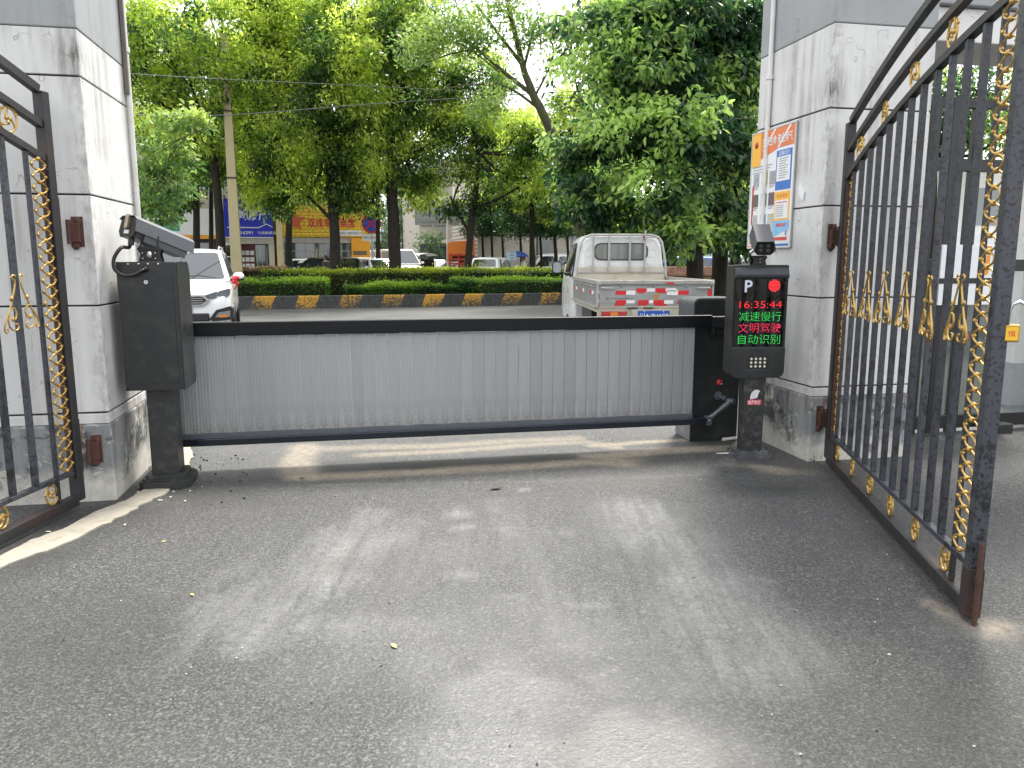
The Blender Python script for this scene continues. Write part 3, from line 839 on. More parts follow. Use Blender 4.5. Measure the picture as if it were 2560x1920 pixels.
# ------------------------------------------------------------------ wrought iron gate leaves
GL = 2.50
def zc(L): return 2.05 + .3186*L - .0528*L*L
def scroll_pts(s):
    main = [(.010,.285),(.022,.292),(.032,.283),(.026,.270),(.014,.262),(.016,.235),(.026,.20),(.042,.15),(.060,.10),(.070,.06),(.066,.022),(.050,.002),(.030,.0),(.018,.014),(.022,.032),(.034,.034)]
    inner = [(.050,.125),(.030,.115),(.022,.09),(.030,.06),(.042,.055),(.040,.075)]
    outer = [(.062,.10),(.078,.07),(.092,.03),(.094,.006),(.084,-.006),(.075,.004),(.080,.016)]
    return [[(s*x*1.42, 0, z) for x, z in q] for q in (main, inner, outer)]
def gate_leaf(loc, rz, label, flip=1):
    t = thing('gate_leaf', label, 'gate', loc, rz)
    g = MB(); g.box(-.03, .03, -.03, .03, .06, zc(0)+.375); g.build('hinge_post', GATE_DARK, t, bevel=.004)
    g = MB(); g.box(.032, .05, -.012, .012, .2, 2.0); g.box(-.05, -.03, -.02, .02, .22, .55); g.box(-.05,-.03,-.02,.02,1.5,1.85); g.build('hinge_plate', RUST, t, bevel=.003)
    g = MB(); g.box(GL-.029, GL+.029, -.029, .029, .02, zc(GL)+.43); g.build('end_post', GATE_B, t, bevel=.004)
    g = MB(); g.box(GL-.033, GL+.033, -.033, .033, .03, .24); g.build('post_shoe', mat('shoe_rust', (.030,.022,.020), .7, .1, .4, 10, .4, 60, dirt=(.12,.05,.025,.8), ds=9), t, bevel=.004)
    g = MB(); g.cyl((GL+.055, 0, .0), (GL+.055, 0, .36), .011); g.bar((GL+.02,0,.20),(GL+.07,0,.20),.02,.02); g.bar((GL+.02,0,.08),(GL+.07,0,.08),.02,.02); g.build('drop_bolt', RUST, t)
    g = MB(); g.box(.031, GL-.036, -.03, .03, .035, .095); g.build('bottom_rail', GATE_DARK, t, bevel=.004)
    g = MB(); g.box(.031, GL-.030, -.018, .018, .226, .252); g.build('lower_rail', GATE_B, t, bevel=.003)
    N = 14; ro = random.Random(int(abs(rz)*100))
    for off, h in ((0, .036), (.185, .036), (.375, .044)):
        g = MB(); g.strip([(.031 + (GL-.067)*i/N, 0, zc(.03 + (GL-.066)*i/N) + off) for i in range(N+1)], .042, h); g.build('arched_rail', GATE_DARK, t)
    for L in (.175, GL-.205):
        g = MB(); g.box(L-.011, L+.011, -.011, .011, .253, zc(L)-.02); g.build('inner_post', GATE_A, t, bevel=.003)
        g = MB(); g.box(L-.011, L+.011, -.011, .011, .097, .221); g.build('foot_stub', GATE_DARK, t, bevel=.003)
    nb = 11
    xs = [.175 + (GL-.36)*(k+1)/(nb+1) for k in range(nb)]
    for k, x in enumerate(xs):
        g = MB(); g.box(x-.0145, x+.0145, -.0145, .0145, .253, zc(x)-.019); g.build('bar', (GATE_A, GATE_B)[(k*7) % 4 == 0], t, bevel=.002)
    for xa, xb in ((.038, .155), (GL-.185, GL-.045)):
        c, w = (xa+xb)/2, (xb-xa)/2 - .004
        zt, zb = zc(c)-.03, .27
        n = int(round((zt-zb)/.064)); p = (zt-zb)/n
        g = MB()
        for s in (-1, 1):
            pts = []
            for i in range(n*6+1):
                a = math.pi*i/6
                q = math.sin(a); q = math.copysign(abs(q)**.7, q)
                pts.append((c + s*w*q, s*.003, zb + p*i/6))
            g.tube(pts, .0048, 5)
        for i in range(n+1):
            g.sph((c, 0, zb + p*i), (.018,.014,.013), 6, 4)
            if i < n:
                for s in (-1, 1): g.sph((c + s*w, 0, zb + p*(i+.5)), (.012,.010,.010), 5, 4)
        o = g.build('lattice_strip', GOLD, t); o.location = (0, -.014*flip if (flip < 0 or xa > 1) else .012, 0)
    for k in range(0, nb, 2):
        g = MB()
        for s in (-1, 1):
            for q in scroll_pts(s): g.tube(q, .0046, 5)
            g.sph((s*.058, 0, .168), (.012,.010,.015), 6, 4); g.sph((s*.066, 0, .06), (.008,.008,.014), 6, 4)
        o = g.build('scroll', GOLD, t); o.location = (xs[k], -.018*flip, 1.135 + ro.uniform(-.008,.008)); o.rotation_euler = (ro.uniform(-.06,.06), ro.uniform(-.05,.05), ro.uniform(-.12,.12))
    def ring(x, z, r, sq):
        g = MB()
        g.tube([(math.cos(2*math.pi*i/18)*r*sq, 0, math.sin(2*math.pi*i/18)*r) for i in range(18)], .006, 5, closed=True)
        for a in range(3):
            b = a*2*math.pi/3 + .4
            g.tube([(math.cos(b + s*1.1)*r*q*sq, 0, math.sin(b + s*1.1)*r*q) for s, q in ((0,.12),(.35,.45),(.75,.72),(1,.97))], .0055, 5)
            g.sph((math.cos(b)*r*.22, 0, math.sin(b)*r*.22), (.014,.009,.014), 6, 4)
        for b in (.6, 2.4, 4.2): g.sph((math.cos(b)*r*1.08*sq, 0, math.sin(b)*r*1.08), .009, 5, 4)
        o = g.build('ring_ornament', GOLD, t); o.location = (x, 0, z); o.rotation_euler = (0, ro.uniform(-.5,.5), ro.uniform(-.12,.12))
    for k in range(6): ring(.23 + (GL-.52)*k/5, .159, .057, .9)
    for k in range(5): 
        x = .28 + (GL-.55)*k/4; ring(x, zc(x)+.092, .066, .85)
    return t
GR = gate_leaf((2.33, 5.50, 0), math.atan2(-.986, -.1645), 'black iron gate leaf with gold scrolls hinged on the poster pillar')
GLf = gate_leaf((-2.634, 4.50, 0), math.atan2(-1, -.07), 'black iron gate leaf with gold lattice hinged beside the camera post', -1)

# padlock on the right leaf
dR = Vector((-.1645, -.986, 0))
pl = Vector((2.33, 5.50, 0)) + dR*(GL+.03)
t = thing('padlock', 'open steel padlock with yellow tag hanging on the gate end post', 'padlock', pl + Vector((.05, 0, 1.20)), R(-20))
g = MB(); g.tube([(-.02,0,.05),(-.02,0,.105),(-.012,0,.128),(.012,0,.138),(.035,0,.125),(.045,0,.10),(.045,0,.055)], .0075, 8); g.build('shackle', STEEL, t)
g = MB(); g.box(-.036, .02, -.014, .014, -.02, .05); g.build('lock_body', mat('brass', (.45,.30,.08), .35, .7, .3, 20), t, bevel=.006)
g = MB(); g.box(-.03, .012, -.0165, -.0145, -.012, .04, 0); g.text('慎', h=.025, M=T(-.009,-.017,.014), mi=1); g.build('yellow_tag', [mat('tag_yellow', (.75,.45,.02), .5), mat('red_vinyl', (.55,.03,.05), .45)], t)
# ------------------------------------------------------------------ left camera post
t = thing('camera_post', 'black camera post with a wide steel cabinet standing beside the left pillar', 'camera post', (-2.315, 5.03, .01), TH)
g = MB()
def cham(x, c): return [(-x+c,-x),(x-c,-x),(x,-x+c),(x,x-c),(x-c,x),(-x+c,x),(-x,x-c),(-x,-x+c)]
g.prism(cham(.158,.03), 0, .05, 'z'); g.prism(cham(.140,.025), .05, .062, 'z'); g.prism(cham(.122,.02), .062, .086, 'z'); g.build('base_plate', BLACK_POST, t, bevel=.007)
g = MB(); g.box(-.085, .085, -.085, .085, .08, .68); g.build('pedestal', BLACK_POST, t, bevel=.006)
CX, CZ0, CZ1, CW, CY0, CY1 = -.002, .66, 1.475, .178, -.17, .19
g = MB()
prof = [(CY0,CZ0+.0),(CY1-.05,CZ0)] + [(CY1-.05+.05*math.sin(R(a)), CZ0+.05-.05*math.cos(R(a))) for a in (20,45,70,90)] + [(CY1, CZ1-.08),(CY1-.03,CZ1-.02),(CY1-.06,CZ1),(CY0,CZ1)]
g.prism(prof, CX-CW, CX+CW, 'x'); g.build('cabinet', BLACK, t, bevel=.012, seg=3)
g = MB(); fr = rrect(CX-CW+.004, CX+CW-.004, CZ0+.004, CZ1-.004, .02, 4, (.035,.005,.005,.005)); g.prism(fr, CY0-.008, CY0-.001, 'y'); g.build('front_flange', BLACK, t, bevel=.003)
g = MB(); g.prism(rrect(CX-CW+.032, CX+CW-.028, CZ0+.055, CZ1-.078, .004, 2), CY0-.014, CY0-.0085, 'y'); door = g.build('cabinet_door', BLACK, t, bevel=.002)
g = MB()
for a, b, c, d in ((CX-CW+.0275, CX-CW+.0312, CZ0+.05, CZ1-.073), (CX+CW-.0272, CX+CW-.0235, CZ0+.05, CZ1-.073), (CX-CW+.0275, CX+CW-.0235, CZ1-.0772, CZ1-.0735), (CX-CW+.0275, CX+CW-.0235, CZ0+.0505, CZ0+.0542)):
    g.box(a, b, CY0-.0095, CY0-.0085, c, d)
g.build('door_gap', INK, t)
g = MB(); g.cyl((CX-.005, CY0-.013, CZ1-.125), (CX-.005, CY0-.024, CZ1-.125), .0125); g.box(CX-.0065, CX-.0035, CY0-.0255, CY0-.024, CZ1-.133, CZ1-.117, 1); g.build('lock', [STEEL, INK], door)
for x in (-.105, -.045, .01, .07):
    g = MB(); g.sph((CX+x, CY0-.009, CZ1-.014), (.0065,.005,.0065), 8, 5); g.build('screw', STEEL, t)
# tilting bracket
g = MB(); bz = CZ1
for y in (-.02, .05):
    g.prism([(-.085,bz),(.055,bz),(.045,bz+.05),(.058,bz+.078),(-.088,bz+.078),(-.072,bz+.05)], y, y+.006, 'y')
    g.prism([(-.09,bz+.078),(.055,bz+.078),(.042,bz+.115),(.052,bz+.16),(-.07,bz+.16),(-.062,bz+.115)], y-.01, y-.004, 'y')
for x, z in ((-.055,.02),(.02,.02),(-.055,.055),(.02,.055),(-.05,.10),(.02,.10),(-.04,.135),(.025,.135)):
    g.sph((x, -.033, bz+z), (.006,.004,.006), 6, 4, 1)
g.sph((-.015, -.028, bz+.045), (.017,.01,.03), 8, 6, 1)
g.build('tilt_bracket', [DARK, STEEL], t)
# camera housing: hexagonal hood along a tilted axis
CM = T(-.105, -.10, bz+.205, 0, 0, R(-34)) @ Matrix.Rotation(R(-17), 4, 'X')
hexo = [(-.062,-.065),(.062,-.065),(.084,-.022),(.075,.058),(.052,.08),(-.052,.08),(-.075,.058),(-.084,-.022)]
g = MB(); g.prism([(x*.82,z*.84) for x,z in hexo], .0, .42, 'y', 0, CM)
g.prism([(.067,-.07),(.072,.03),(.078,.03),(.075,-.07)], .06, .40, 'y', 0, CM)
ch = g.build('camera_housing', CAM_GREY, t, bevel=.006)
g = MB()
for seg in (hexo[2:7],):
    inn = [(x*.93, z*.94) for x, z in reversed(seg)]
    g.prism(list(seg) + inn, -.02, .46, 'y', 0, CM)
g.build('sun_hood', CAM_GREY, ch)
g = MB(); g.prism([(x*.84,z*.86) for x,z in hexo], -.012, .0, 'y', 0, CM); g.build('rear_cap', DARK, ch, bevel=.004)
g = MB(); g.box(-.012, .014, -.03, -.013, .0, .085, 0, CM); g.sph((0,-.028,.012),(.014,.006,.022),8,6,0,CM); g.build('latch', mat('tarnished_steel', (.42,.36,.27), .4, .8, .2, 30), ch)
g = MB(); g.box(-.022, .018, -.0155, -.0125, -.035, -.012, 0, CM); g.build('sticker', PAPER_W, ch)
p0 = CM @ Vector((.0, .03, -.058))
g = MB(); pts = [p0, p0+Vector((-.012,-.02,-.05)), (CX-.125,CY0-.05,bz+.085), (CX-.165,CY0-.07,bz+.02), (CX-.165,CY0-.07,bz-.045), (CX-.12,CY0-.06,bz-.082), (CX-.06,CY0-.05,bz-.075), (CX-.02,CY0-.035,bz-.052), (CX+.0,CY0-.005,bz-.045)]
def smooth(P, n=6):
    P = [Vector(p) for p in P]; out = []
    for i in range(len(P)-1):
        a, b, c, d = P[max(0,i-1)], P[i], P[i+1], P[min(len(P)-1,i+2)]
        for k in range(n):
            u = k/n
            out.append(.5*((2*b) + (c-a)*u + (2*a-5*b+4*c-d)*u*u + (3*b-a-3*c+d)*u**3))
    return out + [P[-1]]
sm = smooth(pts, 10)
g.tube(sm, [.0105 + .0012*(i % 2) for i in range(len(sm))], 8)
g.cyl(sm[-7], sm[-1], .017); g.cyl(p0, p0+Vector((-.004,-.006,-.035)), .018); g.build('cable_conduit', DARK, t)

# ------------------------------------------------------------------ right display kiosk
KR = R(4)
t = thing('display_kiosk', 'black parking kiosk with a red and green number display and a camera on top', 'kiosk', (1.825, 5.77, .008), KR)
g = MB(); g.prism(cham(.136,.02), 0, .03, 'z'); g.prism(cham(.118,.015), .03, .052, 'z'); g.build('base_plate', mat('taped_base', (.07,.075,.08), .25, 0, .3, 14, .08, 30, dirt=(.26,.26,.25,.6), ds=9), t, bevel=.006)
g = MB(); g.frustum((-.075,.075,-.06,.06), (-.083,.083,-.06,.06), .05, .64); ped = g.build('pedestal', mat('kiosk_post_paint', (.022,.024,.026), .4, 0, .3, 9, .1, 200, dirt=(.16,.16,.15,.55), ds=18), t, bevel=.005)
RED_S, WHITE_S = mat('sticker_red', (.55,.03,.06), .4), mat('sticker_white', (.75,.72,.73), .4)
g = MB()
for k in range(5):                                        # eagle-head sticker: swept feathers and a beak
    a = k*.0085
    g.prism([(-.026+a,.455+k*.002),(-.020+a,.452+k*.002),(-.012+a,.485+k*.001),(.004+a*.55,.507-k*.001),(.002+a*.5,.511-k*.001),(-.017+a,.496),(-.026+a,.474)], -.0625, -.0605, 'y')
g.prism([(.0,.508),(.014,.510),(.028,.504),(.031,.494),(.025,.497),(.012,.494),(.004,.497)], -.0628, -.0605, 'y')
g.v = [(x*1.3, y, (z-.465)*1.3+.465) for x, y, z in g.v]; g.build('eagle_sticker', WHITE_S, ped)
g = MB(); g.prism(rrect(-.042,.042,.420,.452,.008,3), -.0622, -.0605, 'y', 0); g.text('锐鹰科技', w=.076, h=.024, M=T(0,-.0628,.436), mi=1, bold=.015); g.v = [(x*1.3, y, (z-.465)*1.3+.465) for x, y, z in g.v]; g.build('sticker_text', [RED_S, WHITE_S], ped)
KW, KZ0, KZ1, KY = .205, .615, 1.45, .085
g = MB()
prof = [(-KY,KZ0),(KY,KZ0),(KY,KZ1-.02),(KY-.02,KZ1),(-KY+.055,KZ1),(-KY+.02,KZ1-.018),(-KY+.004,KZ1-.05),(-KY,KZ1-.085)]
o_ = rrect(-KW, KW, KZ0, KZ1, .05, 6, (.055,.055,.008,.008))
g.prism(o_, -KY+.012, KY, 'y'); sh = g.build('shell', BLACK, t, bevel=.008, seg=2)
g = MB(); g.prism([(-KY-.012,KZ1-.095),(-KY+.013,KZ1-.095),(-KY+.013,KZ1),(-KY+.05,KZ1+.003),(-KY+.02,KZ1-.006),(-KY+.002,KZ1-.03),(-KY-.008,KZ1-.06)], -KW+.003, KW-.003, 'x', 0, None, True); g.build('top_cap', mat('cap_grey', (.055,.06,.07), .33, .2, .2, 8), t)
g = MB(); g.prism(rrect(-KW+.002, KW-.002, KZ0+.002, .838, .05, 6, (.053,.053,.002,.002)), -KY-.004, -KY+.013, 'y'); g.build('lower_fascia', BLACK, t, bevel=.004)
g = MB(); g.box(-KW+.004, KW-.004, -KY-.006, -KY+.012, .839, .850); g.build('trim_strip', mat('cap_grey', (.055,.06,.07), .33, .2, .2, 8), t)
g = MB(); g.box(-KW+.012, KW-.012, -KY-.002, -KY+.012, .851, KZ1-.097); scr = g.build('display_screen', mat('black_acrylic', (.004,.004,.005), .08, 0, .1, 5, coat=.3), t, bevel=.001)
zf = -KY - .0035
g = MB(); g.text('P', h=.088, M=T(-.098, zf, KZ1-.152), bold=.022); g.build('parking_letter', mat('letter_blue_white', (.62,.68,.80), .4), scr)
LED_R, LED_G, LED_M = emis('led_red', (1.0,.02,.03), .8, .0042), emis('led_green', (.03,.85,.12), .55, .0042), emis('led_magenta', (1.0,.03,.10), .7, .0042)
g = MB()
for i in range(-6, 7):
    for j in range(-6, 7):
        x, z = i*.0115 + (j % 2)*.0057, j*.0100
        if math.hypot(x, z) < .045: g.sph((.095+x, zf, KZ1-.148+z), (.0036,.002,.0036), 6, 4)
g.build('red_lamp', emis('lamp_led', (1.0,.03,.04), 1.1), scr)
g = MB(); g.box(.045, .145, zf+.0008, zf+.0014, KZ1-.205, KZ1-.10); g.build('lamp_window', mat('lamp_window', (.012,.010,.011), .15), scr)
for body, z, h, m in (('16:35:44', 1.168, .050, LED_R), ('减速慢行', 1.081, .069, LED_G), ('文明驾驶', .997, .069, LED_M), ('自动识别', .912, .069, LED_G)):
    g = MB(); g.text(body, w=.318, h=h, M=T(0, zf, z - .004), bold=-.016); g.build('led_line', m, scr)
g = MB(); g.box(-.075,.075,-KY-.0065,-KY-.0045,.69,.785); kp = g.build('speaker_panel', DARK, t, bevel=.001)
for r_ in range(3):
    for c_ in range(4):
        g = MB(); g.cyl((-.052+c_*.034, -KY-.006, .762-.028*r_), (-.052+c_*.034, -KY-.0095, .762-.028*r_), .0095, n=12); g.build('speaker_hole', mat('hole_cream', (.62,.60,.48), .5), kp)
g = MB(); g.box(-.075,.075,-KY-.0065,-KY-.0045,.676,.681); g.build('ticket_slot', mat('cap_grey', (.055,.06,.07), .33, .2, .2, 8), t)
# camera on the kiosk
g = MB()
for y in (-.03, .03):
    g.prism([(-.055,KZ1),(.05,KZ1),(.042,KZ1+.035),(.055,KZ1+.055),(.05,KZ1+.07),(-.052,KZ1+.07),(-.056,KZ1+.055),(-.045,KZ1+.035)], y, y+.005, 'y', 0)
g.sph((0,-.034,KZ1+.045),(.006,.004,.006),6,4,1); g.sph((0,-.034,KZ1+.02),(.006,.004,.006),6,4,1)
g.build('tilt_bracket', [DARK, STEEL], t)
CM = T(-.01, -.13, KZ1+.125, 0, 0, R(-16)) @ Matrix.Rotation(R(20), 4, 'X')
hx = [(-.05,-.062),(.05,-.062),(.082,-.03),(.06,.058),(-.06,.058),(-.082,-.03)]
g = MB(); g.prism([(x*.9,z*.9) for x,z in hx], .0, .34, 'y', 0, CM); ch = g.build('camera_housing', DARK, t, bevel=.005)
g = MB(); seg = [hx[2],hx[3],hx[4],hx[5]]; inn = [(x*.94,z*.94) for x,z in reversed(seg)]
g.prism(seg + inn, -.035, .37, 'y', 0, CM); g.build('sun_hood', CAM_GREY, ch)
for x in (-.026, .026):
    for z in (-.018, .016):
        g = MB(); g.cyl(CM @ Vector((x,-.001,z)), CM @ Vector((x,-.006,z)), .013, n=12); g.build('lamp_lens', mat('lens_grey', (.10,.11,.115), .12, 0, .1, 20, coat=.5), ch)
g = MB(); g.tube([CM @ Vector(p) for p in ((-.075,.02,-.02),(-.092,.0,-.03),(-.098,.01,-.045))], .008, 6); g.sph(CM @ Vector((-.092,0,-.032)), .013, 8, 5); g.build('side_bolt', STEEL, ch)

# ------------------------------------------------------------------ barrier gate
t = thing('barrier_gate', 'black barrier machine with a folding panel of grey vertical slats across the drive', 'barrier gate', (1.474, 6.22, .006), TH)
g = MB(); g.box(0, .42, 0, .30, 0, .985); cab = g.build('machine_cabinet', BLACK, t, bevel=.006)
g = MB(); g.box(-.003, .0, .006, .295, .01, .60); g.build('side_panel', mat('scuffed_panel', (.17,.175,.18), .5, .1, .2, 6, dirt=(.36,.35,.33,.6), ds=5), cab)
g = MB(); g.prism(rrect(-.004, .424, .985, 1.185, .05, 6, (.0,.0,.05,.05)), .006, .312, 'y'); g.build('machine_hood', mat('hood_paint', (.060,.067,.075), .36, .15, .25, 6, .08, 200, dirt=(.2,.2,.2,.25), ds=10), t, bevel=.010)
g = MB(); g.prism(rrect(.004, .416, .99, 1.17, .05, 6, (.0,.0,.044,.044)), -.002, .0055, 'y'); g.build('hood_front', BLACK, t, bevel=.003)
XL, XR = -3.98, -.035
g = MB(); g.box(XL-.05, .095, -.135, -.075, .962, 1.058); g.build('boom', mat('boom_black', (.004,.005,.007), .38, .0, .3, 3, .03, 90, spec=.25), t, bevel=.006)
g = MB(); g.box(.097, .28, -.12, -.003, .955, 1.045); cl = g.build('boom_clamp', BLACK, t, bevel=.005)
g = MB(); g.cyl((.235,-.121,1.0),(.235,-.129,1.0),.0135); g.cyl((.235,-.129,1.0),(.235,-.1295,1.0),.006,n=6,mi=1); g.build('clamp_bolt', [STEEL, STEEL_DULL], cl)
g = MB(); g.box(.137,.42,-.07,-.003,.90,.953); g.build('pivot_cover', BLACK, t, bevel=.004)
ns_ = 44; wv = (XR-XL)/ns_
sl_mesh = None
rg = random.Random(12)
for k in range(ns_):
    if sl_mesh is None:
        g = MB(); poly = [(0.0015,0)]
        for i in range(4):
            a = .0015 + (wv-.003)*(i+.12)/4; b_ = .0015 + (wv-.003)*(i+.88)/4
            poly += [(a,-.0008),(a+.005,-.0014),(b_-.005,-.0014),(b_,-.0008)]
        poly += [(wv-.0015,0),(wv-.0015,.012),(.0015,.012)]
        g.prism([(x, y) for x, y in poly], .262, .958, 'z')
        for i in range(4):
            g.sph((wv*(i+.5)/4, -.005, .278), (.0028,.002,.0028), 6, 4, 1); g.sph((wv*(i+.5)/4, -.005, .945), (.0028,.002,.0028), 6, 4, 1)
        o = g.build('panel_slat', [ALU, STEEL], t); sl_mesh = o.data
    else:
        o = bpy.data.objects.new('panel_slat', sl_mesh); COL.objects.link(o); o.parent = t
    o.location = (XL + wv*k, -.10 + rg.uniform(-.003,.003), rg.uniform(-.002,.002)); o.rotation_euler = (0, 0, R(rg.uniform(-1.3,1.3)))
g = MB(); g.box(XL-.06, .085, -.128, -.072, .172, .226); lr = g.build('lower_rail', BLUEBLACK, t, bevel=.008)
g = MB(); g.box(XL, XR, -.112, -.083, .245, .2615); g.build('slat_shoe', mat('shoe_grey', (.10,.115,.13), .35, .3, .2, 9), t)
g = MB(); g.box(XL, XR, -.115, -.085, .2262, .2445)
for k in range(ns_):
    x = XL + wv*(k+.5); g.prism([(x-.016,.2262),(x+.016,.2262),(x+.010,.2443),(x-.010,.2443)], -.120, -.114, 'y')
g.build('hinge_strip', HUB_GREY, lr)
hub = Vector((.245,-.06,.372)); end = Vector((.105,-.10,.205)); el = hub + Vector((.03,-.085,-.012))
g = MB(); g.cyl((hub.x-.012, .0, hub.z+.01), (hub.x-.012,-.012,hub.z+.01), .035); g.cyl((hub.x-.012,-.012,hub.z+.01), (hub.x+.01,-.11,hub.z), .020); g.cyl(el+Vector((-.012,.02,0)), el+Vector((.016,-.03,0)), .024)
for a in range(6): g.sph((hub.x-.012+.026*math.cos(a*1.047), -.014, hub.z+.01+.026*math.sin(a*1.047)), .0045, 6, 4, 1)
g.build('pivot_hub', [HUB_GREY, STEEL], t)
g = MB(); d = (end-el); g.cyl(el, el+d*.42, .0215); g.cyl(el+d*.42, el+d*.80, .0175); g.cyl(el+d*.80, el+d*1.0, .021); g.build('link_arm', HUB_GREY, t)
g = MB(); g.box(.082,.125,-.135,-.066,.165,.232); g.sph((.105,-.137,.205),(.008,.005,.008),8,5,1); g.build('rail_end_joint', [HUB_GREY, STEEL], t, bevel=.010)
g = MB(); g.lathe([(0,.018),(.018,.016),(.026,.008),(.028,0)], 16, 0, T(.243,-.001,.492,R(90)) ); g.sph((.252,-.019,.482),(.005,.003,.005),8,5,1); g.build('red_button', [mat('button_red', (.42,.012,.015), .25, coat=.5), PAPER_W], t)
# stub of white pipe and a scrap by the kiosk
g = MB(); g.tube([(0,0,0),(.09,.005,.004),(.19,.02,.002)], .014, 10); o = g.build('pipe_stub', PVC, None, G(1806,1105)+Vector((0,0,.022)), TH); tag(o, 'short white plastic pipe lying at the foot of the kiosk', 'pipe')
g = MB(); g.prism([(0,0),(.10,.01),(.12,.035),(.02,.02)], 0, .003, 'z'); o = g.build('plastic_scrap', PAPER_W, None, G(1790,1138)+Vector((0,0,.012)), R(-5)); tag(o, 'white plastic scrap on the asphalt beside the kiosk base', 'litter')
# litter on the drive
def litter_leaf(px, py, s, m, rz, label, name='fallen_leaf'):
    g = MB(); g.prism([(0,-1),(.35,-.5),(.45,0),(.3,.6),(0,1),(-.3,.6),(-.45,0),(-.35,-.5)], 0, .05, 'z'); g.v = [(x*s, y*s, z*s + .18*s*abs(x) + .05*s) for x, y, z in g.v]
    o = g.build(name, m, None, G(px,py)+Vector((0,0,.012)), rz); tag(o, label, 'leaf')
LF_Y, LF_B, LF_P = mat('leaf_yellow', (.55,.48,.16), .6), mat('leaf_brown', (.22,.07,.025), .7), mat('leaf_pale', (.50,.50,.36), .6)
litter_leaf(985,1622,.022,LF_Y,.6,'round pale yellow leaf lying alone on the middle asphalt')
litter_leaf(755,1199,.022,LF_B,1.0,'small red brown leaf on the tan mud line')
litter_leaf(1240,1226,.045,mat('leaf_dark_brown', (.07,.035,.022), .7),2.0,'dark curled dead leaf in front of the slat panel')
litter_leaf(121,1335,.020,LF_P,1.4,'pale leaf on dark asphalt just inside the concrete kerb strip')
litter_leaf(313,1317,.016,LF_P,.3,'small pale leaf touching the outer edge of the kerb strip')
litter_leaf(481,1493,.015,LF_Y,.9,'tiny yellow green leaf near the left edge of the drive')
litter_leaf(410,1359,.014,LF_Y,2.1,'tiny green yellow leaf below the camera post')
g = MB(); rg = random.Random(9); P_ = []
for k in range(150):
    px, py = rg.uniform(0, 2500), 1150 + 770*rg.random()**1.4
    p = G(px, py); s = rg.uniform(.0015, .0042) * (1.7 if rg.random() < .05 else 1)
    g.sph((p.x, p.y, .012), (s*1.3, s, s*.6), 6, 4, rg.choice((0, 0, 1, 1, 2)))
for k in range(90):
    p = G(rg.uniform(330, 620), rg.uniform(1140, 1260)); s = rg.uniform(.003, .009)
    g.sph((p.x, p.y, .012), (s*1.3, s, s*.7), 6, 4, rg.choice((1, 1, 1, 0)))
tag(g.build('grit', [mat('grit_pale', (.5,.49,.45), .7), mat('grit_dark', (.02,.02,.02), .8), mat('grit_tan', (.3,.25,.17), .8)]), 'scattered grit and small stones on the asphalt drive', 'grit', kind='stuff')
# ------------------------------------------------------------------ vehicles
def loft(g, rings, mi=0, smooth=True, cap=True, M=None):
    n = len(rings[0]); vs = [p for r_ in rings for p in r_]; fs = []
    for i in range(len(rings)-1):
        for j in range(n):
            fs.append((i*n+j, i*n+(j+1)%n, (i+1)*n+(j+1)%n, (i+1)*n+j))
    if cap: fs += [tuple(range(n-1,-1,-1)), tuple((len(rings)-1)*n + j for j in range(n))]
    return g.add(vs, fs, mi, smooth, M)
def bil(q, u, v):
    a, b, c, d = q
    return a*(1-u)*(1-v) + b*u*(1-v) + c*u*v + d*(1-u)*v
def patch(g, q, u0, u1, v0, v1, off, mi=0, n=6, r=.0, ctr=None):   # pane lying `off` proud of a quad, rounded corners
    q = [Vector(p) for p in q]
    nn = (q[1]-q[0]).cross(q[3]-q[0]).normalized()
    if ctr is not None and nn.dot(bil(q,.5,.5) - Vector(ctr)) < 0: nn = -nn
    o = rrect(u0, u1, v0, v1, r, 4) if r else [(u0,v0),(u1,v0),(u1,v1),(u0,v1)]
    vs = [bil(q, u, v) + nn*off for u, v in o]; vb = [bil(q, u, v) - nn*.004 for u, v in o]
    k = len(vs)
    f = tuple(range(k))
    g.add(vs + vb, [f] + [(i, (i+1)%k, (i+1)%k+k, i+k) for i in range(k)], mi)
CHROME = mat('chrome', (.6,.6,.62), .15, 1.0, .05, 10)
HL = glass('headlamp_glass', (.13,.14,.16), .06)
TAIL = mat('tail_lamp_red', (.40,.012,.02), .15, coat=.6)
AMBER = mat('tail_lamp_amber', (.62,.20,.02), .15, coat=.6)
PLATE_BL = mat('plate_blue', (.02,.09,.42), .35)
def wheel_parts(t, x, y, r, w, side):
    g = MB(); g.lathe([(r*.62,-w/2),(r*.92,-w/2),(r,-w*.36),(r,w*.36),(r*.92,w/2),(r*.62,w/2),(r*.62,-w/2)], 24, 0, T(x, y, r, 0, R(90)*side)); wh = g.build('wheel', RUBBER, t)
    g = MB(); g.lathe([(0,w*.36),(r*.16,w*.38),(r*.2,w*.30),(r*.5,w*.26),(r*.62,w*.42)], 20, 0, T(x, y, r, 0, R(90)*side)); g.build('rim', STEEL_DULL, wh)
